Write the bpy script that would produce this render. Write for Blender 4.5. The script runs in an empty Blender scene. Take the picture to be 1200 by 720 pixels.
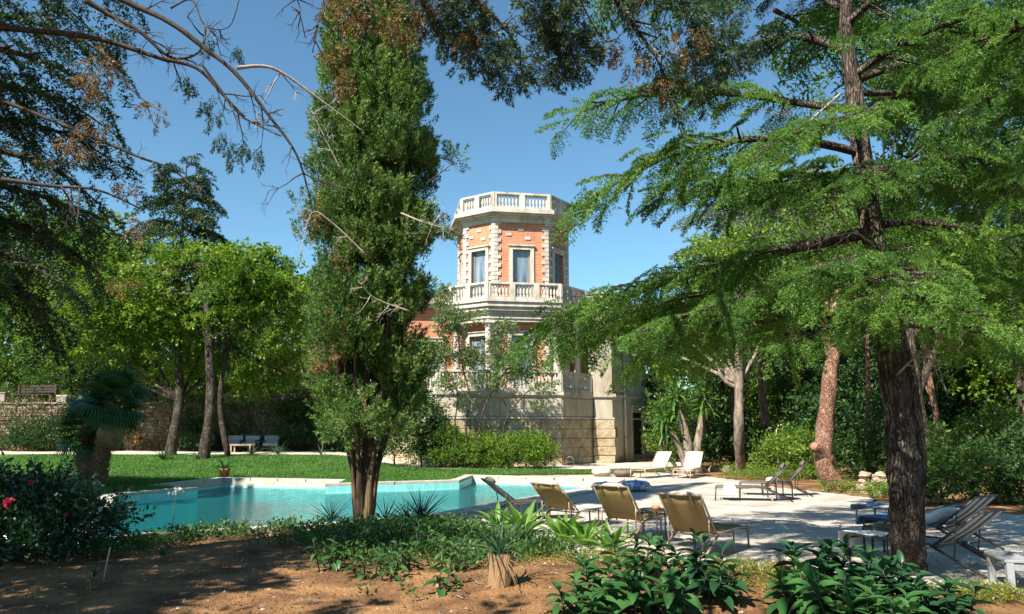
import bpy, bmesh, math, random
import numpy as np
from mathutils import Vector, Matrix, noise
R = math.radians
random.seed(7); rng = np.random.default_rng(7)
SC = bpy.context.scene
COL = SC.collection

# ---------------------------------------------------------------- camera, sky, sun, exposure
CAM_H, TILT, FPX = 1.75, R(8.84), 900.0
cd = bpy.data.cameras.new('camera'); cam = bpy.data.objects.new('camera', cd); COL.objects.link(cam)
cam.location = (0, 0, CAM_H); cam.rotation_euler = (R(90) + TILT, 0, 0)
cd.sensor_width = 36; cd.lens = 36 * FPX / 1200; cd.clip_start = 0.05; cd.clip_end = 2000
SC.camera = cam
SUN_EL = R(46); SUN_AZ = math.atan2(-.78, -.63)          # sun behind the camera on the left
W = bpy.data.worlds.new('World'); SC.world = W; W.use_nodes = True
nt = W.node_tree; bg = nt.nodes['Background']
sky = nt.nodes.new('ShaderNodeTexSky'); sky.sky_type = 'NISHITA'; sky.sun_disc = False
sky.sun_elevation = SUN_EL; sky.sun_rotation = R(90) - SUN_AZ
sky.altitude = 0; sky.air_density = 1.0; sky.dust_density = 0.0; sky.ozone_density = 1.0
wb = nt.nodes.new('ShaderNodeVectorMath'); wb.operation = 'MULTIPLY'; wb.inputs[1].default_value = (.74, 1.05, 1.10)
nt.links.new(sky.outputs[0], wb.inputs[0]); nt.links.new(wb.outputs[0], bg.inputs[0]); bg.inputs[1].default_value = 0.062
sl = bpy.data.lights.new('sun', 'SUN'); sun = bpy.data.objects.new('sun', sl); COL.objects.link(sun)
SUN_DIR = Vector((math.cos(SUN_AZ) * math.cos(SUN_EL), math.sin(SUN_AZ) * math.cos(SUN_EL), math.sin(SUN_EL)))
sun.rotation_euler = SUN_DIR.to_track_quat('Z', 'Y').to_euler()
sl.energy = 5.0; sl.angle = R(0.5); sl.color = (1.0, 0.93, 0.82)
SC.view_settings.view_transform = 'Standard'; SC.view_settings.look = 'None'
SC.view_settings.exposure = 1.32; SC.view_settings.gamma = 1.0
SC.cycles.use_denoising = True
SC.cycles.max_bounces = 6; SC.cycles.diffuse_bounces = 2; SC.cycles.glossy_bounces = 3
SC.cycles.transmission_bounces = 4; SC.cycles.transparent_max_bounces = 6
SC.cycles.caustics_reflective = False; SC.cycles.caustics_refractive = False

# ---------------------------------------------------------------- photo geometry -> world points
_c, _s = math.cos(TILT), math.sin(TILT)
def P(px, py, Y):
    dx, dy = (px - 600) / FPX, (360 - py) / FPX
    t = Y / (_c - dy * _s)
    return Vector((dx * t, Y, CAM_H + t * (_s + dy * _c)))
def G(px, py, z=0.0):
    dx, dy = (px - 600) / FPX, (360 - py) / FPX
    t = (z - CAM_H) / (_s + dy * _c)
    return Vector((dx * t, t * (_c - dy * _s), z))

# ---------------------------------------------------------------- materials
MATS = {}
def new_mat(name):
    m = bpy.data.materials.new(name); m.use_nodes = True; MATS[name] = m
    return m, m.node_tree, m.node_tree.nodes['Principled BSDF']
def N(nt, typ, **kw):
    n = nt.nodes.new(typ)
    for k, v in kw.items(): setattr(n, k, v)
    return n
def ramp(nt, fac, stops):
    r = N(nt, 'ShaderNodeValToRGB'); e = r.color_ramp.elements
    while len(e) < len(stops): e.new(0.5)
    for i, (p, c) in enumerate(stops):
        e[i].position = p; e[i].color = (*c, 1)
    nt.links.new(fac, r.inputs[0]); return r.outputs[0]
def noise_tex(nt, scale, detail=5, rough=.6, coord='Object', vec_scale=None, dist=0):
    tc = N(nt, 'ShaderNodeTexCoord'); n = N(nt, 'ShaderNodeTexNoise')
    n.inputs['Scale'].default_value = scale; n.inputs['Detail'].default_value = detail
    n.inputs['Roughness'].default_value = rough; n.inputs['Distortion'].default_value = dist
    src = tc.outputs[coord]
    if vec_scale:
        mp = N(nt, 'ShaderNodeMapping'); mp.inputs['Scale'].default_value = vec_scale
        nt.links.new(src, mp.inputs[0]); src = mp.outputs[0]
    nt.links.new(src, n.inputs['Vector'])
    return n.outputs['Fac']
def add_bump(nt, bsdf, h, strength=.5, dist=.02):
    b = N(nt, 'ShaderNodeBump'); b.inputs['Strength'].default_value = strength; b.inputs['Distance'].default_value = dist
    nt.links.new(h, b.inputs['Height']); nt.links.new(b.outputs[0], bsdf.inputs['Normal'])
def mat_rough(name, stops, scale=3, rough=.85, bump=.5, bdist=.02, bscale=None, vs=None, spec=.3, metallic=0, coord='Object', dist=0):
    m, nt, b = new_mat(name)
    f = noise_tex(nt, scale, coord=coord, vec_scale=vs, dist=dist)
    nt.links.new(ramp(nt, f, stops), b.inputs['Base Color'])
    b.inputs['Roughness'].default_value = rough; b.inputs['Specular IOR Level'].default_value = spec
    b.inputs['Metallic'].default_value = metallic
    if bump: add_bump(nt, b, noise_tex(nt, bscale or scale * 3, coord=coord, vec_scale=vs, dist=dist), bump, bdist)
    return m
def mat_leaf(name, stops, trans=.35, rough=.5, spec=.35, tint=(1.15, 1.25, .55)):
    m, nt, b = new_mat(name)
    at = N(nt, 'ShaderNodeAttribute', attribute_name='rnd')
    col = ramp(nt, at.outputs['Fac'], stops)
    nt.links.new(col, b.inputs['Base Color']); b.inputs['Roughness'].default_value = rough
    b.inputs['Specular IOR Level'].default_value = spec
    tr = N(nt, 'ShaderNodeBsdfTranslucent'); mx = N(nt, 'ShaderNodeMixShader')
    mul = N(nt, 'ShaderNodeVectorMath', operation='MULTIPLY'); mul.inputs[1].default_value = tint
    nt.links.new(col, mul.inputs[0]); nt.links.new(mul.outputs[0], tr.inputs['Color'])
    mx.inputs[0].default_value = trans
    nt.links.new(b.outputs[0], mx.inputs[1]); nt.links.new(tr.outputs[0], mx.inputs[2])
    nt.links.new(mx.outputs[0], nt.nodes['Material Output'].inputs[0])
    return m
def mat_leaf_obj(name, c0, c1, trans=.3, rough=.4):
    """big leaves modelled one by one: colour varies from leaf to leaf by object random"""
    m, nt, b = new_mat(name)
    oi = N(nt, 'ShaderNodeObjectInfo')
    nz = noise_tex(nt, 14, coord='Generated', vec_scale=(.3, 3, 1))
    mixf = N(nt, 'ShaderNodeMath', operation='MULTIPLY_ADD'); mixf.inputs[1].default_value = .7
    nt.links.new(oi.outputs['Random'], mixf.inputs[0])
    m2 = N(nt, 'ShaderNodeMath', operation='MULTIPLY'); m2.inputs[1].default_value = .35
    nt.links.new(nz, m2.inputs[0]); nt.links.new(m2.outputs[0], mixf.inputs[2])
    col = ramp(nt, mixf.outputs[0], [(0, c0), (1, c1)])
    nt.links.new(col, b.inputs['Base Color']); b.inputs['Roughness'].default_value = rough
    b.inputs['Specular IOR Level'].default_value = .4
    tr = N(nt, 'ShaderNodeBsdfTranslucent'); mx = N(nt, 'ShaderNodeMixShader'); mx.inputs[0].default_value = trans
    nt.links.new(col, tr.inputs['Color'])
    nt.links.new(b.outputs[0], mx.inputs[1]); nt.links.new(tr.outputs[0], mx.inputs[2])
    nt.links.new(mx.outputs[0], nt.nodes['Material Output'].inputs[0])
    return m

mat_leaf('cedar', [(0, (.035, .090, .020)), (.35, (.085, .185, .034)), (.75, (.145, .275, .048)), (1, (.23, .34, .07))], .48)
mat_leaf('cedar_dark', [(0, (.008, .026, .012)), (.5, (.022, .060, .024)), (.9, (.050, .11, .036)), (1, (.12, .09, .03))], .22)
mat_leaf('blue_cedar', [(0, (.05, .085, .06)), (1, (.15, .19, .15))], .2)
mat_leaf('cypress', [(0, (.012, .038, .010)), (.3, (.045, .105, .022)), (.7, (.115, .205, .045)), (1, (.19, .25, .07))], .32)
mat_leaf('dry', [(0, (.07, .045, .016)), (.6, (.19, .115, .038)), (1, (.30, .20, .075))], .25, tint=(1.1, .9, .5))
mat_leaf('grey_cypress', [(0, (.022, .052, .030)), (.6, (.065, .11, .062)), (.94, (.12, .17, .10)), (1, (.20, .13, .05))], .28)
mat_leaf('bright', [(0, (.040, .095, .010)), (.4, (.10, .19, .020)), (.75, (.17, .27, .034)), (1, (.27, .34, .055))], .46)
mat_leaf('mid', [(0, (.024, .065, .010)), (.45, (.062, .135, .022)), (.85, (.13, .21, .04)), (1, (.22, .22, .05))], .38)
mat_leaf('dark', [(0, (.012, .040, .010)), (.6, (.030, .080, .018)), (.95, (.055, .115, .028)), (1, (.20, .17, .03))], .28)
mat_leaf('olive', [(0, (.05, .085, .030)), (.5, (.13, .19, .075)), (1, (.27, .31, .17))], .40)
mat_leaf('ochre', [(0, (.06, .10, .015)), (.5, (.17, .20, .03)), (1, (.34, .25, .05))], .35)
mat_leaf('grass', [(0, (.035, .105, .012)), (.6, (.065, .175, .022)), (1, (.12, .22, .04))], .35)
mat_leaf('cover', [(0, (.028, .075, .015)), (.6, (.065, .14, .030)), (1, (.15, .20, .06))], .3)
mat_leaf('litter', [(0, (.05, .03, .015)), (.6, (.13, .075, .035)), (1, (.24, .15, .08))], .1)
mat_leaf('rose_leaf', [(0, (.008, .030, .012)), (.7, (.022, .065, .022)), (1, (.06, .12, .05))], .2, rough=.3, spec=.6)
mat_leaf('petal_pink', [(0, (.45, .03, .08)), (1, (.62, .09, .14))], .3, tint=(1, 1, 1))
mat_leaf('petal_white', [(0, (.6, .6, .5)), (1, (.75, .75, .68))], .3, tint=(1, 1, 1))
mat_leaf('creeper', [(0, (.035, .055, .02)), (.35, (.07, .10, .035)), (.6, (.20, .14, .08)), (1, (.36, .29, .20))], .15)
mat_leaf_obj('leaf_broad', (.020, .075, .020), (.060, .160, .042))
mat_leaf_obj('leaf_dark', (.010, .042, .016), (.030, .095, .034), .2, .35)
mat_leaf_obj('leaf_lime', (.070, .190, .018), (.170, .330, .045), .45)
mat_leaf_obj('leaf_sword', (.030, .085, .040), (.085, .160, .080))
mat_leaf_obj('leaf_spiky', (.030, .060, .040), (.060, .095, .060), .12)
mat_leaf_obj('leaf_palm', (.016, .060, .018), (.055, .130, .035), .25)
mat_leaf_obj('leaf_dead', (.14, .09, .045), (.26, .19, .10), .1)

mat_rough('bark_plain', [(.32, (.028, .020, .015)), (.5, (.085, .060, .044)), (.62, (.16, .125, .095)), (.74, (.30, .26, .21))], 7, .95, 1, .05, 16, (1, 1, .22), dist=.6)
mat_rough('bark_red_plain', [(.34, (.06, .032, .020)), (.5, (.22, .12, .075)), (.68, (.38, .25, .17))], 9, .95, 1, .04, 12, (1, 1, .5), dist=.5)
def mat_cracked(name, stops, sc, vs, crack=(.35, .3, .28), depth=.06):
    m, nt, b = new_mat(name); tc = N(nt, 'ShaderNodeTexCoord'); mp = N(nt, 'ShaderNodeMapping'); mp.inputs['Scale'].default_value = vs
    nt.links.new(tc.outputs['Object'], mp.inputs[0]); nz = N(nt, 'ShaderNodeTexNoise'); nz.inputs['Scale'].default_value = 6; nt.links.new(mp.outputs[0], nz.inputs['Vector'])
    ad = N(nt, 'ShaderNodeVectorMath', operation='MULTIPLY_ADD'); ad.inputs[1].default_value = (.22, .22, .22); nt.links.new(nz.outputs['Color'], ad.inputs[0]); nt.links.new(mp.outputs[0], ad.inputs[2])
    vo = N(nt, 'ShaderNodeTexVoronoi', feature='DISTANCE_TO_EDGE'); vo.inputs['Scale'].default_value = sc; nt.links.new(ad.outputs[0], vo.inputs['Vector'])
    k = ramp(nt, vo.outputs['Distance'], [(0, crack), (.10, (1, 1, 1))]); c = ramp(nt, noise_tex(nt, 4.5, 8, .75, dist=.8, vec_scale=(1, 1, .6)), stops)
    mu = N(nt, 'ShaderNodeVectorMath', operation='MULTIPLY'); nt.links.new(k, mu.inputs[0]); nt.links.new(c, mu.inputs[1]); nt.links.new(mu.outputs[0], b.inputs['Base Color'])
    b.inputs['Roughness'].default_value = .95; b.inputs['Specular IOR Level'].default_value = .2
    hr = ramp(nt, vo.outputs['Distance'], [(0, (0, 0, 0)), (.16, (1, 1, 1))]); add_bump(nt, b, hr, 1, depth)
mat_cracked('bark', [(.34, (.026, .020, .016)), (.5, (.085, .066, .052)), (.6, (.17, .14, .11)), (.70, (.36, .33, .27))], 26, (1, 1, .16), (.55, .5, .47), .035)
mat_cracked('bark_red', [(.34, (.10, .050, .032)), (.5, (.26, .14, .09)), (.68, (.42, .28, .20))], 20, (1, 1, .5), (.6, .52, .48), .03)
mat_rough('bark_pale', [(.34, (.07, .052, .04)), (.52, (.20, .155, .12)), (.75, (.34, .28, .22))], 8, .95, .9, .03, 14, (1, 1, .35), dist=.5)
mat_rough('bark_cypress', [(.36, (.020, .013, .008)), (.52, (.085, .052, .028)), (.72, (.26, .18, .09))], 10, .95, 1, .04, 18, (1, 1, .10), dist=.3)
mat_rough('twig', [(.3, (.025, .019, .015)), (.7, (.085, .068, .055))], 12, .9, .4, .01)
mat_rough('twig_pale', [(.3, (.20, .17, .14)), (.7, (.38, .33, .28))], 12, .9, .4, .01)
mat_rough('palm_bark', [(.3, (.06, .035, .018)), (.6, (.22, .14, .07)), (.8, (.34, .24, .13))], 14, .95, 1, .04)
mat_rough('stone_base', [(.28, (.20, .14, .08)), (.42, (.34, .26, .16)), (.58, (.44, .37, .25)), (.8, (.53, .47, .36))], 2.2, .9, 1, .05, 9)
mat_rough('stone_smooth', [(.3, (.28, .23, .16)), (.45, (.38, .335, .26)), (.6, (.47, .425, .34)), (.8, (.54, .50, .42))], 1.6, .88, .4, .012, 22, (1, 1, .4))
mat_rough('stone_white', [(.30, (.26, .23, .18)), (.42, (.40, .36, .30)), (.55, (.48, .445, .38)), (.8, (.55, .52, .455))], 3.0, .85, .5, .012, 24, (1, 1, .35))
mat_rough('stone_dark', [(.3, (.16, .14, .11)), (.7, (.34, .30, .24))], 3, .9, .4, .01, 20)
mat_rough('stone_wall_left', [(.3, (.16, .11, .07)), (.5, (.33, .26, .18)), (.75, (.46, .39, .30))], 5, .95, 1, .06, 8)
mat_rough('coping', [(.3, (.34, .31, .26)), (.6, (.45, .42, .36)), (.8, (.52, .49, .43))], 4, .75, .3, .006, 40)
mat_rough('soil', [(.28, (.055, .027, .012)), (.45, (.155, .078, .032)), (.62, (.30, .16, .064)), (.85, (.40, .24, .11))], 1.3, .97, 1, .05, 22)
mat_rough('path', [(.3, (.40, .34, .27)), (.7, (.56, .49, .40))], 3, .95, .6, .02, 30)
mat_rough('roof_tile', [(.3, (.12, .09, .08)), (.7, (.24, .17, .14))], 6, .9, .6, .03, 10)
mat_rough('terracotta', [(.3, (.30, .12, .06)), (.7, (.44, .20, .11))], 10, .85, .3, .01)
mat_rough('pot_log', [(.3, (.13, .07, .035)), (.5, (.30, .18, .09)), (.75, (.42, .28, .15))], 8, .95, 1, .05, 14, (1, 1, .10), dist=.4)
mat_rough('metal_dark', [(.3, (.055, .045, .040)), (.7, (.10, .082, .07))], 20, .45, .1, .002, metallic=.3)
mat_rough('metal_grey', [(.3, (.22, .21, .20)), (.7, (.34, .33, .31))], 20, .4, .1, .002, metallic=.4)
mat_rough('metal_bronze', [(.3, (.24, .17, .12)), (.7, (.36, .27, .2))], 20, .5, .1, .002, metallic=.2)
mat_rough('towel_white', [(.3, (.68, .68, .70)), (.7, (.80, .80, .80))], 6, .95, .5, .01, 90)
mat_rough('towel_blue', [(.3, (.05, .13, .26)), (.7, (.12, .24, .42))], 4, .95, .5, .01, 90)
mat_rough('cushion_grey', [(.3, (.34, .34, .35)), (.7, (.48, .47, .46))], 4, .95, .4, .01, 60)
mat_rough('pouf_beige', [(.3, (.38, .33, .27)), (.7, (.55, .50, .42))], 6, .95, .8, .01, 50)
mat_rough('pouf_brown', [(.3, (.10, .075, .06)), (.7, (.17, .13, .10))], 6, .95, .8, .01, 50)
mat_rough('pouf_blue', [(.38, (.05, .12, .24)), (.5, (.18, .28, .42)), (.62, (.62, .68, .74))], 7, .95, .5, .01, 50, dist=1.5)
mat_rough('wood_dark', [(.3, (.03, .022, .016)), (.7, (.07, .05, .035))], 8, .7, .4, .01, 30, (1, 1, 6))
mat_rough('wood_white', [(.3, (.17, .18, .19)), (.7, (.30, .305, .31))], 5, .7, .5, .006, 30)
mat_rough('wood_pale', [(.3, (.30, .22, .15)), (.7, (.44, .34, .24))], 8, .7, .4, .01, 30)
mat_rough('orange', [(.3, (.60, .16, .04)), (.7, (.72, .24, .07))], 8, .5, .1, .01)
mat_rough('pvc', [(.3, (.42, .41, .40)), (.7, (.56, .55, .53))], 5, .5, .1, .01)
mat_rough('rock', [(.3, (.20, .15, .10)), (.7, (.42, .34, .25))], 5, .95, .8, .04, 12)
mat_rough('door_dark', [(.3, (.012, .014, .012)), (.7, (.03, .035, .03))], 5, .6, .2, .01)
mat_rough('sawn_wood', [(.3, (.30, .10, .07)), (.7, (.42, .20, .15))], 14, .9, .3, .01)
mat_rough('far_hill', [(.3, (.03, .05, .025)), (.7, (.06, .09, .04))], .2, .95, 0)

def mat_sling(name, c0, c1, stripe=None, trans=.35):
    m, nt, b = new_mat(name)
    tc = N(nt, 'ShaderNodeTexCoord'); wv = N(nt, 'ShaderNodeTexWave'); wv.bands_direction = 'X'
    wv.inputs['Scale'].default_value = 120 if not stripe else stripe; wv.inputs['Distortion'].default_value = .3
    uv = N(nt, 'ShaderNodeUVMap'); nt.links.new(uv.outputs[0], wv.inputs['Vector'])
    col = ramp(nt, wv.outputs['Fac'], [(.35, c0), (.65, c1)])
    nt.links.new(col, b.inputs['Base Color']); b.inputs['Roughness'].default_value = .8
    tr = N(nt, 'ShaderNodeBsdfTranslucent'); nt.links.new(col, tr.inputs['Color'])
    mx = N(nt, 'ShaderNodeMixShader'); mx.inputs[0].default_value = trans
    nt.links.new(b.outputs[0], mx.inputs[1]); nt.links.new(tr.outputs[0], mx.inputs[2])
    nt.links.new(mx.outputs[0], nt.nodes['Material Output'].inputs[0]); return m
mat_sling('sling_khaki', (.29, .195, .075), (.38, .27, .105), None, .35)
mat_sling('sling_grey', (.20, .18, .16), (.27, .25, .22), None, .3)
mat_sling('sling_taupe', (.10, .085, .07), (.14, .12, .10), None, .1)
mat_sling('sling_white', (.70, .68, .65), (.78, .76, .73), None, .2)
mat_sling('sling_stripe', (.55, .55, .56), (.11, .12, .14), 1.3, .15)

def mat_deck():
    m, nt, b = new_mat('deck')
    tc = N(nt, 'ShaderNodeTexCoord')
    mp = N(nt, 'ShaderNodeMapping'); mp.inputs['Rotation'].default_value = (0, 0, R(32)); nt.links.new(tc.outputs['Object'], mp.inputs[0])
    br = N(nt, 'ShaderNodeTexBrick'); br.inputs['Scale'].default_value = 1.0; br.offset = .5
    br.inputs['Brick Width'].default_value = .9; br.inputs['Row Height'].default_value = .45
    br.inputs['Mortar Size'].default_value = .009; br.inputs['Mortar Smooth'].default_value = .3
    br.inputs['Color1'].default_value = (.40, .37, .33, 1); br.inputs['Color2'].default_value = (.47, .435, .39, 1)
    br.inputs['Mortar'].default_value = (.27, .235, .20, 1)
    nt.links.new(mp.outputs[0], br.inputs['Vector'])
    n1 = noise_tex(nt, 1.1, 6, .65); r = ramp(nt, n1, [(.3, (.62, .57, .52)), (.5, (.92, .9, .87)), (.62, (1, 1, 1)), (.8, (1.12, 1.1, 1.06))])
    n2 = noise_tex(nt, 26, 4, .7); r2 = ramp(nt, n2, [(.28, (.72, .68, .63)), (.45, (1, 1, 1))])
    a = N(nt, 'ShaderNodeVectorMath', operation='MULTIPLY'); nt.links.new(br.outputs['Color'], a.inputs[0]); nt.links.new(r, a.inputs[1])
    a2 = N(nt, 'ShaderNodeVectorMath', operation='MULTIPLY'); nt.links.new(a.outputs[0], a2.inputs[0]); nt.links.new(r2, a2.inputs[1])
    nt.links.new(a2.outputs[0], b.inputs['Base Color']); b.inputs['Roughness'].default_value = .8
    add_bump(nt, b, n2, .4, .006)
mat_deck()
def mat_brick():
    m, nt, b = new_mat('brick')
    uv = N(nt, 'ShaderNodeUVMap'); br = N(nt, 'ShaderNodeTexBrick'); br.inputs['Scale'].default_value = 1
    br.inputs['Brick Width'].default_value = .25; br.inputs['Row Height'].default_value = .075
    br.inputs['Mortar Size'].default_value = .008
    br.inputs['Color1'].default_value = (.42, .135, .062, 1); br.inputs['Color2'].default_value = (.52, .19, .090, 1)
    br.inputs['Mortar'].default_value = (.50, .36, .26, 1)
    nt.links.new(uv.outputs[0], br.inputs['Vector'])
    n1 = noise_tex(nt, 1.7, 6, .6); r = ramp(nt, n1, [(.3, (.84, .80, .78)), (.7, (1.08, 1.08, 1.08))])
    a = N(nt, 'ShaderNodeVectorMath', operation='MULTIPLY'); nt.links.new(br.outputs['Color'], a.inputs[0]); nt.links.new(r, a.inputs[1])
    nt.links.new(a.outputs[0], b.inputs['Base Color']); b.inputs['Roughness'].default_value = .9
    add_bump(nt, b, br.outputs['Fac'], -.4, .01)
mat_brick()
def mat_plaster():
    m, nt, b = new_mat('plaster')
    n1 = noise_tex(nt, 1.0, 6, .65, vec_scale=(1, 1, .35)); n2 = noise_tex(nt, 20, 4)
    nt.links.new(ramp(nt, n1, [(.3, (.30, .25, .17)), (.5, (.46, .41, .32)), (.7, (.60, .56, .47))]), b.inputs['Base Color'])
    b.inputs['Roughness'].default_value = .9; add_bump(nt, b, n2, .4, .01)
mat_plaster()
def mat_glass():
    m, nt, b = new_mat('window_glass')
    n1 = noise_tex(nt, 1.2, 3, vec_scale=(3, 3, .5))
    nt.links.new(ramp(nt, n1, [(.35, (.06, .09, .12)), (.65, (.22, .27, .31))]), b.inputs['Base Color'])
    b.inputs['Roughness'].default_value = .06; b.inputs['Specular IOR Level'].default_value = 1.0
mat_glass()
def mat_water():
    m, nt, b = new_mat('water')
    out = nt.nodes['Material Output']; nt.nodes.remove(b)
    tr = N(nt, 'ShaderNodeBsdfTransparent'); tr.inputs['Color'].default_value = (.20, .70, .72, 1)
    gl = N(nt, 'ShaderNodeBsdfGlossy'); gl.inputs['Roughness'].default_value = .02
    df = N(nt, 'ShaderNodeBsdfDiffuse'); df.inputs['Color'].default_value = (.018, .25, .27, 1)
    f = N(nt, 'ShaderNodeFresnel'); f.inputs['IOR'].default_value = 1.33
    bp = N(nt, 'ShaderNodeBump'); bp.inputs['Strength'].default_value = .9; bp.inputs['Distance'].default_value = .075
    nz = noise_tex(nt, 3.4, 4, .55, vec_scale=(1, 1.8, 1), dist=.9); nt.links.new(nz, bp.inputs['Height'])
    nt.links.new(bp.outputs[0], gl.inputs['Normal']); nt.links.new(bp.outputs[0], f.inputs['Normal'])
    mx0 = N(nt, 'ShaderNodeMixShader'); mx0.inputs[0].default_value = .30
    nt.links.new(tr.outputs[0], mx0.inputs[1]); nt.links.new(df.outputs[0], mx0.inputs[2])
    mx = N(nt, 'ShaderNodeMixShader'); nt.links.new(f.outputs[0], mx.inputs[0])
    nt.links.new(mx0.outputs[0], mx.inputs[1]); nt.links.new(gl.outputs[0], mx.inputs[2])
    nt.links.new(mx.outputs[0], out.inputs[0])
mat_water()
def mat_pool():
    m, nt, b = new_mat('pool_tile')
    tc = N(nt, 'ShaderNodeTexCoord'); br = N(nt, 'ShaderNodeTexBrick'); br.offset = 0
    br.inputs['Scale'].default_value = 1; br.inputs['Brick Width'].default_value = .3; br.inputs['Row Height'].default_value = .3
    br.inputs['Mortar Size'].default_value = .008
    br.inputs['Color1'].default_value = (.20, .58, .56, 1); br.inputs['Color2'].default_value = (.26, .66, .62, 1)
    br.inputs['Mortar'].default_value = (.50, .72, .68, 1)
    uv = N(nt, 'ShaderNodeUVMap'); nt.links.new(uv.outputs[0], br.inputs['Vector'])
    nt.links.new(br.outputs['Color'], b.inputs['Base Color']); b.inputs['Roughness'].default_value = .4
mat_pool()

# ---------------------------------------------------------------- object helpers
def tag(o, label=None, cat=None, group=None, kind=None):
    if label: o['label'] = label
    if cat: o['category'] = cat
    if group: o['group'] = group
    if kind: o['kind'] = kind
    return o
def empty(name, loc=(0, 0, 0), rz=0, label=None, cat=None, group=None):
    o = bpy.data.objects.new(name, None); COL.objects.link(o); o.location = loc; o.rotation_euler = (0, 0, rz)
    o.empty_display_size = .2
    return tag(o, label, cat, group)
def link(name, me, parent=None, loc=None, rot=None, scale=None):
    o = bpy.data.objects.new(name, me); COL.objects.link(o)
    if parent is not None: o.parent = parent
    if loc is not None: o.location = loc
    if rot is not None: o.rotation_euler = rot
    if scale is not None: o.scale = scale if hasattr(scale, '__len__') else (scale,) * 3
    return o
def copy_tree(o, parent=None):
    c = o.copy(); COL.objects.link(c); c.parent = parent
    for ch in list(o.children): copy_tree(ch, c)
    return c
class MB:
    """collects shapes and links them as ONE mesh object"""
    def __init__(s): s.v = []; s.f = []; s.uv = []; s.sm = []
    def add(s, vs, fs, uvs=None, smooth=False):
        n = len(s.v); s.v += [tuple(v) for v in vs]
        for i, f in enumerate(fs):
            s.f.append(tuple(n + k for k in f)); s.sm.append(smooth)
            s.uv += (uvs[i] if uvs else [(vs[k][0] + vs[k][1], vs[k][2]) for k in f])
        return s
    def box(s, x0, x1, y0, y1, z0, z1, M=None, ch=0):
        if ch:
            vs, fs = chamfer_box(x0, x1, y0, y1, z0, z1, ch)
        else:
            vs = [Vector(p) for p in ((x0,y0,z0),(x1,y0,z0),(x1,y1,z0),(x0,y1,z0),(x0,y0,z1),(x1,y0,z1),(x1,y1,z1),(x0,y1,z1))]
            fs = [(0,3,2,1),(4,5,6,7),(0,1,5,4),(1,2,6,5),(2,3,7,6),(3,0,4,7)]
        if M: vs = [M @ Vector(v) for v in vs]
        return s.add(vs, fs)
    def bar(s, a, b, w, h=None, up=(0, 0, 1)):
        """square bar from a to b"""
        h = h or w; a = Vector(a); b = Vector(b); d = (b - a); L = d.length; d.normalize()
        u = Vector(up)
        if abs(d.dot(u)) > .98: u = Vector((1, 0, 0))
        x = d.cross(u).normalized(); z = x.cross(d)
        vs = [a + x*(i*w/2) + z*(j*h/2) + d*(k*L) for k in (0, 1) for (i, j) in ((-1,-1),(1,-1),(1,1),(-1,1))]
        return s.add(vs, [(0,1,2,3),(7,6,5,4),(0,4,5,1),(1,5,6,2),(2,6,7,3),(3,7,4,0)])
    def tube(s, pts, radii, n=8, cap=True, rough=0, seed=0):
        pts = [Vector(p) for p in pts]; m = len(pts)
        if not hasattr(radii, '__len__'): radii = [radii] * m
        vs = []; fs = []; prev = None
        for i, p in enumerate(pts):
            t = (pts[min(i+1, m-1)] - pts[max(i-1, 0)]).normalized()
            if prev is None: x = t.orthogonal().normalized()
            else: x = (prev - t * prev.dot(t)).normalized()
            prev = x; y = t.cross(x)
            for k in range(n):
                a = 2 * math.pi * k / n; r = radii[i]
                if rough: r *= 1 + rough * (noise.noise(Vector((math.cos(a) * 1.3 + seed, math.sin(a) * 1.3, i * .55))) + .6 * noise.noise(Vector((math.cos(a) * 4 + seed, math.sin(a) * 4, i * .3))))
                vs.append(p + x * (math.cos(a) * r) + y * (math.sin(a) * r))
        for i in range(m - 1):
            for k in range(n):
                k2 = (k + 1) % n
                fs.append((i*n+k, i*n+k2, (i+1)*n+k2, (i+1)*n+k))
        if cap: fs.append(tuple(range(n))[::-1]); fs.append(tuple((m-1)*n + k for k in range(n)))
        return s.add(vs, fs, None, True)
    def lathe(s, prof, n=12, c=(0, 0, 0), cap=True):
        vs = [Vector((c[0] + r*math.cos(2*math.pi*k/n), c[1] + r*math.sin(2*math.pi*k/n), c[2] + z)) for r, z in prof for k in range(n)]
        fs = [(i*n+k, i*n+(k+1) % n, (i+1)*n+(k+1) % n, (i+1)*n+k) for i in range(len(prof)-1) for k in range(n)]
        if cap: fs.append(tuple(range(n))[::-1]); fs.append(tuple((len(prof)-1)*n + k for k in range(n)))
        return s.add(vs, fs, None, True)
    def prism(s, poly, z0, z1):
        n = len(poly)
        vs = [Vector((x, y, z0)) for x, y in poly] + [Vector((x, y, z1)) for x, y in poly]
        fs = [tuple(range(n))[::-1], tuple(range(n, 2*n))] + [(i, (i+1) % n, n+(i+1) % n, n+i) for i in range(n)]
        return s.add(vs, fs)
    def mesh(s, name, mat):
        me = bpy.data.meshes.new(name); me.from_pydata([tuple(v) for v in s.v], [], s.f)
        uv = me.uv_layers.new(name='UVMap'); uv.data.foreach_set('uv', np.array(s.uv, dtype=np.float32).ravel())
        me.polygons.foreach_set('use_smooth', s.sm)
        me.materials.append(MATS[mat]); me.update(); return me
    def build(s, name, mat, parent=None, loc=None, rot=None, scale=None):
        return link(name, s.mesh(name, mat), parent, loc, rot, scale)
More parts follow.
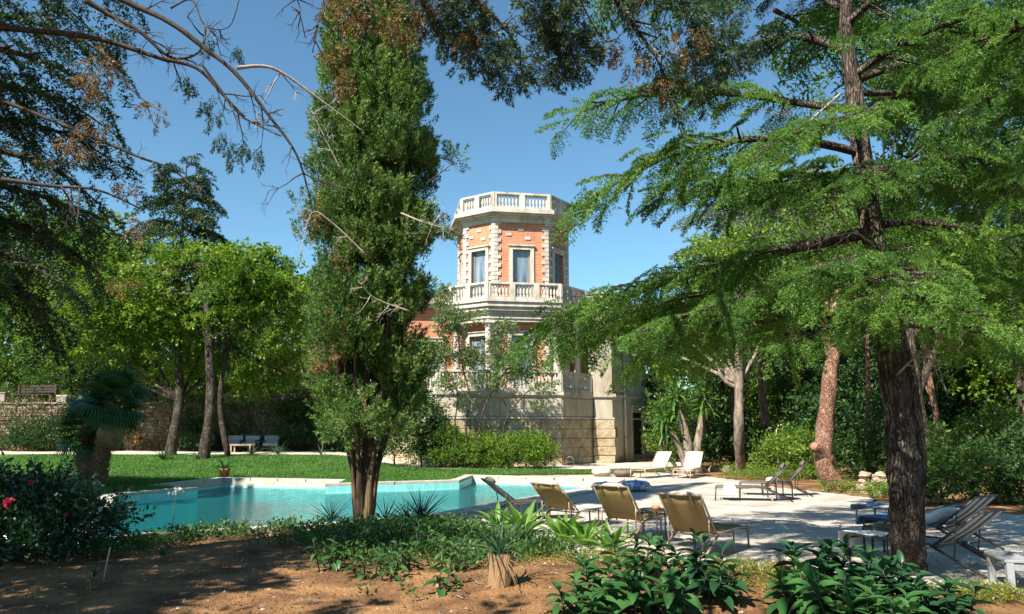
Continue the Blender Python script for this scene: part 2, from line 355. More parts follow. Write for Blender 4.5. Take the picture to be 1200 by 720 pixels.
def chamfer_box(x0, x1, y0, y1, z0, z1, c):
    vs = []
    X = (x0, x1); Y = (y0, y1); Z = (z0, z1); idx = {}
    for i in (0, 1):
        for j in (0, 1):
            for k in (0, 1):
                sx, sy, sz = (1, -1)[i], (1, -1)[j], (1, -1)[k]
                for a, p in enumerate(((X[i], Y[j]+sy*c, Z[k]+sz*c), (X[i]+sx*c, Y[j], Z[k]+sz*c), (X[i]+sx*c, Y[j]+sy*c, Z[k]))):
                    idx[i, j, k, a] = len(vs); vs.append(Vector(p))
    fs = []
    for i in (0, 1): fs.append([idx[i,0,0,0], idx[i,1,0,0], idx[i,1,1,0], idx[i,0,1,0]])
    for j in (0, 1): fs.append([idx[0,j,0,1], idx[1,j,0,1], idx[1,j,1,1], idx[0,j,1,1]])
    for k in (0, 1): fs.append([idx[0,0,k,2], idx[1,0,k,2], idx[1,1,k,2], idx[0,1,k,2]])
    for j in (0, 1):
        for k in (0, 1): fs.append([idx[0,j,k,1], idx[1,j,k,1], idx[1,j,k,2], idx[0,j,k,2]])
    for i in (0, 1):
        for k in (0, 1): fs.append([idx[i,0,k,0], idx[i,1,k,0], idx[i,1,k,2], idx[i,0,k,2]])
        for j in (0, 1): fs.append([idx[i,j,0,0], idx[i,j,1,0], idx[i,j,1,1], idx[i,j,0,1]])
    for i in (0, 1):
        for j in (0, 1):
            for k in (0, 1): fs.append([idx[i,j,k,0], idx[i,j,k,1], idx[i,j,k,2]])
    cen = Vector(((x0+x1)/2, (y0+y1)/2, (z0+z1)/2)); out = []
    for f in fs:
        n = (vs[f[1]] - vs[f[0]]).cross(vs[f[2]] - vs[f[0]]); mid = sum((vs[q] for q in f), Vector()) / len(f)
        out.append(tuple(f) if n.dot(mid - cen) > 0 else tuple(f[::-1]))
    return vs, out

# ---------------------------------------------------------------- foliage library (numpy)
def tri_mesh(name, V, T, rnd, mat):
    me = bpy.data.meshes.new(name)
    nf = len(T); me.vertices.add(len(V)); me.vertices.foreach_set('co', np.ascontiguousarray(V, dtype=np.float32).ravel())
    me.loops.add(nf * 3); me.loops.foreach_set('vertex_index', np.ascontiguousarray(T, dtype=np.int32).ravel())
    me.polygons.add(nf); me.polygons.foreach_set('loop_start', np.arange(0, nf*3, 3, dtype=np.int32))
    a = me.attributes.new('rnd', 'FLOAT', 'FACE'); a.data.foreach_set('value', np.ascontiguousarray(rnd, dtype=np.float32))
    me.materials.append(MATS[mat]); me.update(calc_edges=True); return me
def unit(a): return a / np.maximum(np.linalg.norm(a, axis=-1, keepdims=True), 1e-9)
def frames(d, up, roll=None):
    """rotation matrices (m,3,3) whose columns are x=d, y, z near up"""
    d = unit(d); up = np.broadcast_to(np.asarray(up, float), d.shape)
    y = np.cross(up, d); bad = np.linalg.norm(y, axis=1) < .05
    y[bad] = np.cross(np.array([1., 0, 0]), d[bad]); y = unit(y); z = np.cross(d, y)
    if roll is not None:
        c, s = np.cos(roll)[:, None], np.sin(roll)[:, None]; y, z = y*c + z*s, z*c - y*s
    return np.stack([d, y, z], axis=2)
def spread(tpl, pos, M, sc, var=None):
    """place the template at many spots"""
    V, T, r = tpl; m, n = len(pos), len(V)
    if np.ndim(sc) == 0: sc = np.full(m, sc)
    out = np.einsum('mij,nj->mni', M, V) * np.asarray(sc)[:, None, None] + pos[:, None, :]
    TT = (T[None] + (np.arange(m) * n)[:, None, None]).reshape(-1, 3)
    base = rng.uniform(-.25, .25, m) if var is None else var
    rr = np.clip(r[None] + base[:, None], 0, 1).reshape(-1)
    return out.reshape(-1, 3), TT, rr
def join(parts):
    V = []; T = []; r = []; n = 0
    for v, t, q in parts:
        V.append(v); T.append(t + n); r.append(q); n += len(v)
    return np.concatenate(V), np.concatenate(T), np.concatenate(r)
def leaves(pos, d, nrm, L, Wd, quad=True):
    """flat pointed leaves: two triangles each"""
    d = unit(d); s = unit(np.cross(d, nrm)); m = len(pos)
    L = np.broadcast_to(L, (m,))[:, None]; Wd = np.broadcast_to(Wd, (m,))[:, None]
    a = pos; b = pos + d*L*.45 + s*Wd*.5; c = pos + d*L; e = pos + d*L*.45 - s*Wd*.5
    if quad:
        V = np.stack([a, b, c, e], 1).reshape(-1, 3); i = np.arange(m)[:, None]*4
        T = np.concatenate([i + [0, 1, 2], i + [0, 2, 3]], 1).reshape(-1, 3)
        r = np.repeat(rng.uniform(.2, .8, m), 2)
    else:
        V = np.stack([a + s*Wd*.5, c, a - s*Wd*.5], 1).reshape(-1, 3); T = np.arange(m*3).reshape(-1, 3); r = rng.uniform(.2, .8, m)
    return V, T, r
def rvec(m): return unit(rng.normal(size=(m, 3)))
def tpl_cedar(nside=8, ntuft=4, nneed=4, nl=.088, w=.027, droop=.26):
    """a flat fanned cedar spray one unit long along +x, drooping to its tip"""
    P_, D_ = [], []
    for t in np.linspace(.06, 1, nside + 3):
        P_.append((t, 0, -droop*t*t)); D_.append((1, 0, -2*droop*t))
    for i, t in enumerate(np.linspace(.08, .9, nside)):
        for s in (-1, 1):
            L = (.42 * (1 - t*.75)) * rng.uniform(.75, 1.2); a = R(rng.uniform(38, 62)) * s
            for q in np.linspace(.2, 1, ntuft):
                u = q * L; dz = -droop*t*t - .45*u*u - .12*u
                P_.append((t + u*math.cos(a), u*math.sin(a), dz)); D_.append((math.cos(a), math.sin(a), -.5))
    P_ = np.array(P_); D_ = unit(np.array(D_)); k = len(P_)
    pos = np.repeat(P_, nneed, 0) + rng.normal(size=(k*nneed, 3))*.010
    d = unit(np.repeat(D_, nneed, 0)*.5 + rvec(k*nneed)*.9 + [0, 0, .1])
    return leaves(pos, d, rvec(k*nneed), rng.uniform(.6, 1.2, k*nneed)*nl, w, False)
def tpl_plume(n=60, L=.16, w=.05, spreadr=.22):
    """upright cypress plume, one unit long along +x, scale leaves pressed to it"""
    t = rng.uniform(0, 1, n)**.8; ang = rng.uniform(0, 2*math.pi, n); rad = spreadr*(1 - t*.8)*rng.uniform(.2, 1, n)
    pos = np.stack([t*.9, rad*np.cos(ang), rad*np.sin(ang)], 1)
    d = unit(np.stack([np.full(n, .9), np.cos(ang)*.7, np.sin(ang)*.7], 1) + rvec(n)*.35)
    return leaves(pos, d, rvec(n), rng.uniform(.6, 1.2, n)*L, w, False)
def tpl_cluster(n=11, L=.32, w=.145, fan=.9):
    """loose leafy twig: n leaves around a stem one unit long along +x"""
    t = rng.uniform(.1, 1, n); ang = rng.uniform(0, 2*math.pi, n)
    pos = np.stack([t*.8, .07*np.cos(ang), .07*np.sin(ang)], 1)
    d = unit(np.stack([np.full(n, .55), np.cos(ang)*fan, np.sin(ang)*fan], 1) + rvec(n)*.35)
    return leaves(pos, d, rvec(n)*.6 + [0, 0, .8], rng.uniform(.6, 1.2, n)*L, w)
def tpl_needles(n=22, L=.5, w=.03):
    """pine tuft: needles fanning out of one point"""
    d = unit(rvec(n) + [.55, 0, .1])
    return leaves(np.zeros((n, 3)) + d*.04, d, rvec(n), rng.uniform(.7, 1.1, n)*L, w, False)
CEDAR = [tpl_cedar() for _ in range(4)]
CEDAR_LO = [tpl_cedar(6, 3, 2, .17, .06) for _ in range(3)]
PLUME = [tpl_plume(40, .21, .062) for _ in range(4)]
CLUST = [tpl_cluster() for _ in range(4)]
CLUST_S = [tpl_cluster(12, .245, .105) for _ in range(4)]
CLUST_LO = [tpl_cluster(9, .42, .24) for _ in range(4)]
NEED = [tpl_needles() for _ in range(3)]
def scatter(tpls, pos, d, sc, up=(0, 0, 1), roll=True, var=None):
    out = []; m = len(pos); which = rng.integers(0, len(tpls), m); sc = np.broadcast_to(sc, (m,))
    for k, t in enumerate(tpls):
        i = which == k
        if not i.any(): continue
        M = frames(d[i], up, rng.uniform(0, 2*math.pi, i.sum()) if roll is True else (rng.normal(size=i.sum())*roll if roll else None))
        out.append(spread(t, pos[i], M, sc[i], None if var is None else var[i]))
    return join(out)
def blob_points(c, rad, n, shell=.55):
    d = rvec(n); r = rng.uniform(shell, 1, n)[:, None]
    return np.asarray(c) + d*r*np.asarray(rad), d
def crown(center, radii, nblob, blob, per, tpls, sc, flat=.75, shell=.6, upb=.3, bottom=-1, base_var=.2):
    """uneven crown: clumps spread through an ellipsoid, each clump a shell of leafy twigs"""
    center = np.asarray(center, float); radii = np.asarray(radii, float); parts = []; per = max(8, int(per*.60)); sc = sc*1.15
    c, d = blob_points(center, radii, nblob, shell)
    c = c[(c[:, 2] - center[2])/radii[2] > bottom]
    for q in c:
        b = blob * rng.uniform(.6, 1.25); pts, dd = blob_points(q, (b, b, b*flat), per, .35)
        keep = dd[:, 2] > -.75; pts, dd = pts[keep], dd[keep]
        v = np.full(len(pts), rng.uniform(-base_var, base_var)) + rng.uniform(-.12, .12, len(pts))
        parts.append(scatter(tpls, pts, unit(dd + [0, 0, upb] + rvec(len(pts))*.4), rng.uniform(.55, 1.3, len(pts))*sc, var=v))
    pts, dd = blob_points(center, radii*1.12, int(nblob*per*.16), .35); ok = (pts[:, 2]-center[2])/radii[2] > bottom; pts, dd = pts[ok], dd[ok]   # stray twigs between the clumps
    parts.append(scatter(tpls, pts, unit(dd + rvec(len(pts))*.8 + [0, 0, .2]), rng.uniform(.4, 1.3, len(pts))*sc))
    return join(parts), c
def smooth_path(pts, n=6):
    pts = [Vector(p) for p in pts]; out = []
    for i in range(len(pts) - 1):
        p0, p1, p2, p3 = pts[max(i-1, 0)], pts[i], pts[i+1], pts[min(i+2, len(pts)-1)]
        for k in range(n):
            t = k/n
            out.append(.5*((2*p1) + (p2-p0)*t + (2*p0-5*p1+4*p2-p3)*t*t + (3*p1-p0-3*p2+p3)*t*t*t))
    out.append(pts[-1]); return out
def trunk(name, pts, r0, r1, mat, parent, n=10, rough=.18, flare=1.35, sub=6, power=1):
    path = smooth_path(pts, sub); m = len(path)
    rr = [(r0 + (r1-r0)*(i/(m-1))**power) * (1 + (flare-1)*math.exp(-i*1.1)) for i in range(m)]
    o = MB().tube(path, rr, n, True, rough, random.random()*50).build(name, mat, parent)
    return o
def twiggy(mb, a, d, L, r, depth=2, bend=.35, side=3):
    """recursive bare twigs"""
    pts = [Vector(a)]; d = Vector(d).normalized()
    for i in range(4):
        d = (d + Vector(rvec(1)[0])*bend*.45).normalized(); pts.append(pts[-1] + d*(L/4))
    mb.tube(pts, [r*(1 - i*.19) for i in range(5)], 4, False)
    if depth > 0:
        for k in range(side):
            i = random.randint(1, 4)
            twiggy(mb, pts[i], (d + Vector(rvec(1)[0])*.9).normalized(), L*random.uniform(.35, .6), r*.5, depth-1, bend, side)

# ================================================================ GROUND, POOL, DECK, LAWN
POOL = [(-6.7, 12.5), (-3.2, 14.35), (-1.35, 15.9), (.15, 18.4), (2.15, 21.7), (3.3, 25.6), (-1.4, 27.8), (-1.7, 25.3), (-5.6, 23.6), (-5.75, 25.4), (-9.7, 26.4), (-10.4, 23.4), (-8.9, 22.3), (-10.1, 20.2)]
def g2(px, py): v = G(px, py); return (v.x, v.y)
DECK = [(-2.2, 15.05), (-.9, 13.7), (.15, 12.1), (.75, 11.0), (1.55, 10.35), (2.7, 9.75), (3.9, 9.2), (4.6, 8.9), (5.4, 8.45), (8.5, 7.6), (12.5, 9.2), (12.2, 13), (9.8, 16.5), (8.6, 18.6), (9.0, 19.6), (7.8, 22.8), (7.7, 25.3), (7.0, 27.6), (6.0, 30.5), (4.4, 29.4), (3.6, 28.9), (-1.4, 27.95), (3.5, 25.6)]
LAWN_GREEN = [(-30, 20.5), (-10.3, 20.0), (-9.2, 22.3), (-10.7, 23.4), (-9.95, 26.7), (-5.4, 25.7), (-5.3, 24.0), (-1.9, 25.7), (-1.6, 28.2), (3.3, 29.3), (3.2, 31.4), (-3.5, 32.3), (-8, 35.0), (-30, 35.4)]
LAWN_BACK = [(3.6, 29.8), (6.2, 31.0), (8.5, 33.5), (7, 33.0), (3.2, 31.4)]
def inside(poly, x, y):
    x = np.asarray(x); y = np.asarray(y); r = np.zeros(x.shape, bool); n = len(poly)
    for i in range(n):
        (x0, y0), (x1, y1) = poly[i], poly[(i+1) % n]
        c = ((y0 > y) != (y1 > y)); xx = x0 + (y - y0) * (x1 - x0) / ((y1 - y0) or 1e-9)
        r ^= c & (x < xx)
    return r
def dist_poly(poly, x, y):
    d = np.full(np.shape(x), 1e9); n = len(poly)
    for i in range(n):
        ax, ay = poly[i]; bx, by = poly[(i+1) % n]; dx, dy = bx-ax, by-ay
        t = np.clip(((x-ax)*dx + (y-ay)*dy) / (dx*dx+dy*dy), 0, 1); d = np.minimum(d, np.hypot(x-ax-t*dx, y-ay-t*dy))
    return d
def sstep(a, b, x): t = np.clip((x-a)/(b-a), 0, 1); return t*t*(3-2*t)
_w = [(rng.uniform(-1, 1), rng.uniform(-1, 1), rng.uniform(0, 6.28)) for _ in range(10)]
def lump(x, y, f):
    s = 0
    for a, b, c in _w: s = s + np.sin(f*(a*x*2.3 + b*y*2.3) + c + 1.3*np.sin(f*(b*x - a*y) + c*2))
    return s / 10
def ground_z(x, y):
    """natural level, before the pool and deck are cut in"""
    x = np.asarray(x, float); y = np.asarray(y, float)
    z = .52 * sstep(27, 37, y) * sstep(-3.0, -8, x)
    z = z + 2.3 * sstep(39.2, 39.6, y) * sstep(-6.0, -7.0, x)
    z = z + .35*sstep(10, 16, x)*sstep(14, 26, y) + sstep(9, 22, x)*sstep(18, 40, y)*.5
    near = sstep(15, 11, y) * (1 - sstep(6.5, 5.0, x) * 0)
    z = z + near * (.05*lump(x, y, 1.1) + .025*lump(x+5, y, 3.1)) + .03*lump(x, y, .5)*sstep(30, 40, y)
    z = z + near * .10 * sstep(2.0, .5, np.hypot((x-1.0)/1.6, (y-8.9)/.9))     # the mounded bed
    return z - .035*sstep(.9, .2, dist_poly(POOL, x, y))*sstep(20, 17, y)
def ground_full(x, y):
    z = ground_z(x, y); x = np.asarray(x, float); y = np.asarray(y, float)
    ip = inside(POOL, x, y) | (dist_poly(POOL, x, y) < .16)
    dk = inside(DECK, x, y) & (dist_poly(DECK, x, y) > .12)
    z = np.where(dk, -.12, z); return np.where(ip, -1.75, z)
def gz(x, y): return float(ground_z(x, y))
def grid_sheet(name, xs, ys, zf, mat, keep=None, kind='structure', label=None):
    X, Y = np.meshgrid(xs, ys); Z = zf(X, Y); nx, ny = len(xs), len(ys)
    V = np.stack([X, Y, Z], -1).reshape(-1, 3)
    i = np.arange(nx*ny).reshape(ny, nx); Q = np.stack([i[:-1, :-1], i[:-1, 1:], i[1:, 1:], i[1:, :-1]], -1).reshape(-1, 4)
    if keep is not None:
        cx = (X[:-1, :-1] + X[1:, 1:])/2; cy = (Y[:-1, :-1] + Y[1:, 1:])/2; Q = Q[keep(cx, cy).reshape(-1)]
    T = np.concatenate([Q[:, [0, 1, 2]], Q[:, [0, 2, 3]]]); me = tri_mesh(name, V, T, np.zeros(len(T)), mat)
    me.polygons.foreach_set('use_smooth', np.ones(len(T), bool))
    o = link(name, me); tag(o, label=label, kind=kind); return o
def axis_steps(parts): return np.unique(np.round(np.concatenate([np.arange(a, b, s) for a, b, s in parts]), 4))
xs = axis_steps([(-400, -60, 40), (-60, -24, 3), (-24, -11, .8), (-11, 13, .16), (13, 26, .8), (26, 60, 4), (60, 401, 40)])
ys = axis_steps([(-60, -4, 6), (-4, 5.6, .6), (5.6, 30.6, .16), (30.6, 44, .4), (44, 80, 4), (80, 601, 40)])
ground = grid_sheet('ground', xs, ys, ground_full, 'soil')

lawn_keep = lambda x, y: inside(LAWN_GREEN, x, y) | inside(LAWN_BACK, x, y)
MATS['lawn_base'] = mat_rough('lawn_base', [(.3, (.030, .085, .012)), (.6, (.060, .15, .022)), (.75, (.13, .15, .04))], .8, .95, .8, .03, 60)
grid_sheet('lawn', axis_steps([(-30, -10, .5), (-10, 9, .2)]), axis_steps([(20, 36, .2)]), lambda x, y: ground_z(x, y) + .025, 'lawn_base', lawn_keep)
def blades(n, x0, x1, y0, y1, keep, zf, h, w, name, mat, label):
    x = rng.uniform(x0, x1, n); y = rng.uniform(y0, y1, n); k = keep(x, y); x, y = x[k], y[k]
    pos = np.stack([x, y, zf(x, y)], 1); m = len(pos)
    d = unit(rvec(m)*.55 + [0, 0, 1])
    V, T, r = leaves(pos, d, rvec(m), h*rng.uniform(.5, 1.2, m), w, False)
    r = np.clip(r*.6 + .2 + .5*lump(x, y, .9) + .3*lump(x, y, 3), 0, 1)
    o = link(name, tri_mesh(name, V, T, r, mat)); tag(o, label, None, None, 'stuff'); return o
blades(170000, -22, 9, 20, 35.5, lawn_keep, lambda x, y: ground_z(x, y) + .02, .078, .026, 'grass', 'grass', 'short mown green grass growing on the lawn beyond the pool')
PATH = [(-30, 35.4), (-8, 35.0), (-3.5, 32.3), (4.2, 31.9), (7.6, 34.4), (9.5, 38), (3.5, 38), (-3, 37), (-4.5, 39.3), (-30, 39.3)]
grid_sheet('path', axis_steps([(-30, -9, .5), (-9, 10, .25)]), axis_steps([(31.5, 39.5, .2)]), lambda x, y: ground_z(x, y) + .03, 'path', lambda x, y: inside(PATH, x, y) & ~lawn_keep(x, y))

def poly_slab(name, poly, z0, z1, mat, kind='structure'):
    bm = bmesh.new(); vs = [bm.verts.new((x, y, z1)) for x, y in poly]
    f = bm.faces.new(vs); bm.normal_update()
    if f.normal.z < 0: f.normal_flip()
    r = bmesh.ops.extrude_face_region(bm, geom=[f])
    for v in r['geom']:
        if isinstance(v, bmesh.types.BMVert): v.co.z = z1
    for v in vs: v.co.z = z0
    bmesh.ops.triangulate(bm, faces=bm.faces[:], ngon_method='EAR_CLIP')
    bmesh.ops.recalc_face_normals(bm, faces=bm.faces[:])
    me = bpy.data.meshes.new(name); bm.to_mesh(me); bm.free(); me.materials.append(MATS[mat])
    return tag(link(name, me), kind=kind)
poly_slab('pool_deck', DECK, -.10, .0, 'deck')
# pool: tiled floor and walls (one structure each), pale coping as separate slabs, water sheet
def offset(poly, d):
    n = len(poly); out = []; A = sum(poly[i][0]*poly[(i+1) % n][1] - poly[(i+1) % n][0]*poly[i][1] for i in range(n)); sg = 1 if A > 0 else -1
    for i in range(n):
        p0, p1, p2 = (Vector(poly[(i-1) % n]), Vector(poly[i]), Vector(poly[(i+1) % n]))
        e0 = (p1-p0).normalized(); e1 = (p2-p1).normalized(); n0 = Vector((e0.y, -e0.x))*sg; n1 = Vector((e1.y, -e1.x))*sg
        b = (n0+n1).normalized(); k = d / max(.5, b.dot(n0)); out.append(tuple(p1 + b*k))
    return out
poolB = empty('swimming_pool', (0, 0, 0)); tag(poolB, 'angular turquoise swimming pool with pale stone edge between lawn and deck', 'pool', None, 'structure')
def ring_wall(name, poly, z0, z1, mat, parent):
    mb = MB(); n = len(poly); L = 0
    for i in range(n):
        (x0, y0), (x1, y1) = poly[i], poly[(i+1) % n]; l = math.hypot(x1-x0, y1-y0)
        mb.add([(x0, y0, z0), (x1, y1, z0), (x1, y1, z1), (x0, y0, z1)], [(0, 1, 2, 3)], [[(L, z0), (L+l, z0), (L+l, z1), (L, z1)]]); L += l
    return mb.build(name, mat, parent)
ring_wall('pool_wall', POOL, -1.35, -.21, 'pool_tile', poolB)
for i in range(len(POOL)):
    (x0, y0), (x1, y1) = POOL[i], POOL[(i+1) % len(POOL)]; l = math.hypot(x1-x0, y1-y0)
    MB().add([(x0, y0, -.21), (x1, y1, -.21), (x1, y1, -.04), (x0, y0, -.04)], [(0, 1, 2, 3)], [[(0, 0), (l, 0), (l, .17), (0, .17)]]).build('pool_upper_wall', 'coping' if i in (5, 8, 9, 10) else 'pool_tile', poolB)
bm = bmesh.new(); fv = bm.faces.new([bm.verts.new((x, y, -1.34)) for x, y in POOL]); bm.normal_update()
if fv.normal.z < 0: fv.normal_flip()
bmesh.ops.triangulate(bm, faces=bm.faces[:], ngon_method='EAR_CLIP'); uvl = bm.loops.layers.uv.new('UVMap')
for f in bm.faces:
    for l in f.loops: l[uvl].uv = (l.vert.co.x, l.vert.co.y)
me = bpy.data.meshes.new('pool_floor'); bm.to_mesh(me); bm.free(); me.materials.append(MATS['pool_tile']); link('pool_floor', me, poolB)
bm = bmesh.new(); fv = bm.faces.new([bm.verts.new((x, y, -.26)) for x, y in POOL]); bm.normal_update()
if fv.normal.z < 0: fv.normal_flip()
bmesh.ops.triangulate(bm, faces=bm.faces[:], ngon_method='EAR_CLIP')
me = bpy.data.meshes.new('water'); bm.to_mesh(me); bm.free(); me.materials.append(MATS['water']); tag(link('water', me), 'rippled turquoise water filling the swimming pool', None, None, 'structure')
OUT = offset(POOL, .34)
for i in range(len(POOL)):                                            # coping stones, laid side by side round the edge
    a, b, c, d = (Vector((*POOL[i], 0)), Vector((*POOL[(i+1) % len(POOL)], 0)), Vector((*OUT[(i+1) % len(POOL)], 0)), Vector((*OUT[i], 0)))
    n = max(1, round((b-a).length / 1.0))
    for k in range(n):
        t0, t1 = k/n + .004, (k+1)/n - .004
        p = [a.lerp(b, t0), a.lerp(b, t1), d.lerp(c, t1), d.lerp(c, t0)]
        off = random.uniform(-.002, .004)
        MB().prism([(v.x, v.y) for v in p], -.04, .045 + off).build('coping_stone', 'coping', poolB)
# gentle shallow ledge at the far end with a pale face
MB().prism([(-1.3, 27.6), (3.05, 25.5), (2.8, 24.5), (-1.5, 26.4)], -1.34, -.34).build('ledge', 'coping', poolB)

# ================================================================ VILLA
HC = Vector((0.0, 39.6, 0)); HR = R(10)
villa = empty('villa', HC, HR, 'cream stone and red brick villa with octagonal tower behind the pool', 'villa')
def octa(fw, c, yoff=0):
    """chamfered square: half front width fw, chamfer c; counter-clockwise from front left"""
    h = fw + c
    return [(-fw, -h), (fw, -h), (h, -fw), (h, fw), (fw, h), (-fw, h), (-h, fw), (-h, -fw)]
def walls(name, poly, z0, z1, mat, parent, cap=True, closed=True):
    mb = MB(); n = len(poly); L = 0
    for i in range(n if closed else n-1):
        (x0, y0), (x1, y1) = poly[i], poly[(i+1) % n]; l = math.hypot(x1-x0, y1-y0)
        mb.add([(x0, y0, z0), (x1, y1, z0), (x1, y1, z1), (x0, y0, z1)], [(0, 1, 2, 3)], [[(L, z0), (L+l, z0), (L+l, z1), (L, z1)]]); L += l
    if cap: mb.add([(x, y, z1) for x, y in poly], [tuple(range(n))])
    return mb.build(name, mat, parent)
def seg_frame(p0, p1):
    """matrix: x along the wall face from p0, y outward, z up (outline runs counter-clockwise)"""
    d = Vector((p1[0]-p0[0], p1[1]-p0[1], 0)); l = d.length; d.normalize(); o = Vector((d.y, -d.x, 0))
    M = Matrix(((d.x, o.x, 0, p0[0]), (d.y, o.y, 0, p0[1]), (0, 0, 1, 0), (0, 0, 0, 1))); return M, l
OT = octa(1.3, 1.3)
TZ0, TZ1 = 3.3, 11.8
def wall_open(name, p0, p1, z0, z1, openings, mat, parent):
    """one brick face with real openings cut through it"""
    M, l = seg_frame(p0, p1); mb = MB(); xs_ = sorted({0, l} | {q for o in openings for q in (o[0], o[1])}); zs_ = sorted({z0, z1} | {q for o in openings for q in (o[2], o[3])})
    for i in range(len(xs_)-1):
        for j in range(len(zs_)-1):
            a, b, c, d = xs_[i], xs_[i+1], zs_[j], zs_[j+1]
            if any(o[0] <= a and b <= o[1] and o[2] <= c and d <= o[3] for o in openings): continue
            mb.add([M @ Vector(v) for v in ((a, 0, c), (b, 0, c), (b, 0, d), (a, 0, d))], [(0, 1, 2, 3)], [[(a, c), (b, c), (b, d), (a, d)]])
    for a, b, c, d in openings:
        q = [M @ Vector(v) for v in ((a, 0, c), (b, 0, c), (b, 0, d), (a, 0, d), (a, -.25, c), (b, -.25, c), (b, -.25, d), (a, -.25, d))]
        mb.add(q, [(0, 4, 5, 1), (1, 5, 6, 2), (2, 6, 7, 3), (3, 7, 4, 0)])
    return mb.build(name, mat, parent), M, l
def window(M, cx, z0, z1, hw, parent, name='window'):
    fr = MB(); t = .17
    for x0, x1 in ((cx-hw-t, cx-hw), (cx+hw, cx+hw+t)): fr.box(x0, x1, -.08, .07, z0, z1+t, M)
    fr.box(cx-hw, cx+hw, -.08, .072, z1, z1+t, M); fr.box(cx-hw-t-.05, cx+hw+t+.05, -.02, .13, z1+t, z1+t+.06, M)
    w = fr.build(name, 'stone_white', parent)
    sa = MB()
    for x0, x1 in ((cx-hw, cx-hw+.07), (cx+hw-.07, cx+hw)): sa.box(x0, x1, -.18, -.12, z0, z1, M)
    sa.box(cx-hw+.07, cx+hw-.07, -.18, -.12, z1-.07, z1, M); sa.box(cx-hw+.07, cx+hw-.07, -.18, -.12, z0, z0+.09, M)
    sa.build('sash', 'metal_grey', w)
    MB().box(cx-hw+.07, cx+hw-.07, -.16, -.15, z0+.09, z1-.07, M).build('pane', 'window_glass', w)
    return w
def ring_prism(poly_out, poly_in, z0, z1, mb):
    n = len(poly_out)
    for i in range(n):
        j = (i+1) % n; a, b, c, d = poly_out[i], poly_out[j], poly_in[j], poly_in[i]
        vs = [(*a, z0), (*b, z0), (*c, z0), (*d, z0), (*a, z1), (*b, z1), (*c, z1), (*d, z1)]
        mb.add([Vector(v) for v in vs], [(3, 2, 1, 0), (4, 5, 6, 7), (0, 1, 5, 4), (2, 3, 7, 6)])
for fl, (z0, z1) in enumerate(((7.72, TZ1), (TZ0, 7.7))):
    for i in range(8):
        p0, p1 = OT[i], OT[(i+1) % 8]; l = math.hypot(p1[0]-p0[0], p1[1]-p0[1]); cx = l/2
        if fl == 0: op = (cx-.43, cx+.43, 7.72, 10.35)
        else: op = (cx-.5, cx+.5, 3.4, 6.1)
        w, M, l = wall_open('brick_wall', p0, p1, z0, z1, [op], 'brick', villa)
        if i in (0, 1, 7, 2, 6): window(M, cx, op[2]+.02, op[3], (op[1]-op[0])/2, villa)
        if fl == 0 and i in (0, 1, 7):                                # small pale stones let into the brick above the windows
            for dx, z in ((-.62, 11.1), (-.05, 11.38), (.30, 10.93), (.60, 11.2))[:3 if i else 3]:
                if i: dx *= .8
                MB().box(cx+dx-.13, cx+dx+.15, 0, .035, z-.07, z+.075, M, .012).build('inset_stone', 'stone_white', villa)
# corner quoins, long and short in turn
for i in (0, 1, 2, 7, 3, 6):
    p = Vector(OT[i]); a = (Vector(OT[(i-1) % 8]) - p).normalized(); b = (Vector(OT[(i+1) % 8]) - p).normalized()
    o = -(a+b).normalized()
    for z0_, z1_ in ((7.75, 11.75), (3.4, 6.7)):
        nq = int((z1_-z0_)/.205)
        for k in range(nq):
            la = .30 if k % 2 else .17; lb = .17 if k % 2 else .30; t = .05 + random.uniform(0, .012); z = z0_ + k*(z1_-z0_)/nq
            na = Vector((-a.y, a.x)) if Vector((-a.y, a.x)).dot(o) > 0 else Vector((a.y, -a.x)); nb = Vector((-b.y, b.x)) if Vector((-b.y, b.x)).dot(o) > 0 else Vector((b.y, -b.x))
            c = p + o * (t / o.dot(na)); poly = [p + a*la, p + a*la + na*t, c, p + b*lb + nb*t, p + b*lb, p - o*.05]
            A = sum(poly[q].x*poly[(q+1) % 6].y - poly[(q+1) % 6].x*poly[q].y for q in range(6))
            if A < 0: poly = poly[::-1]
            MB().prism([tuple(v) for v in poly], z + .012, z + (z1_-z0_)/nq - .012).build('quoin_stone', 'stone_white', villa)
inn = octa(1.25, 1.25)
def mould(name, prof, base, mat='stone_white', inner=None, fill=False):
    """stepped moulding: list of (offset, z0, z1)"""
    mb = MB()
    for d, z0, z1 in prof: ring_prism(offset(base, d), inner or inn, z0, z1, mb)
    return mb.build(name, mat, villa)
mould('cornice', [(.10, 11.70, 11.92), (.20, 11.92, 12.02), (.38, 12.02, 12.10), (.50, 12.10, 12.28), (.42, 12.28, 12.34)], OT)
MB().prism(OT, 12.2, 12.32).build('roof_terrace', 'stone_smooth', villa)
BAL = [(.030, 0), (.062, .02), (.062, .06), (.030, .09), (.030, .13), (.068, .24), (.058, .32), (.030, .50), (.034, .53), (.055, .55), (.055, .59)]
balmesh = MB().lathe(BAL, 8).mesh('baluster', 'stone_white')
baldark = MB().lathe(BAL, 8).mesh('baluster', 'stone_base')
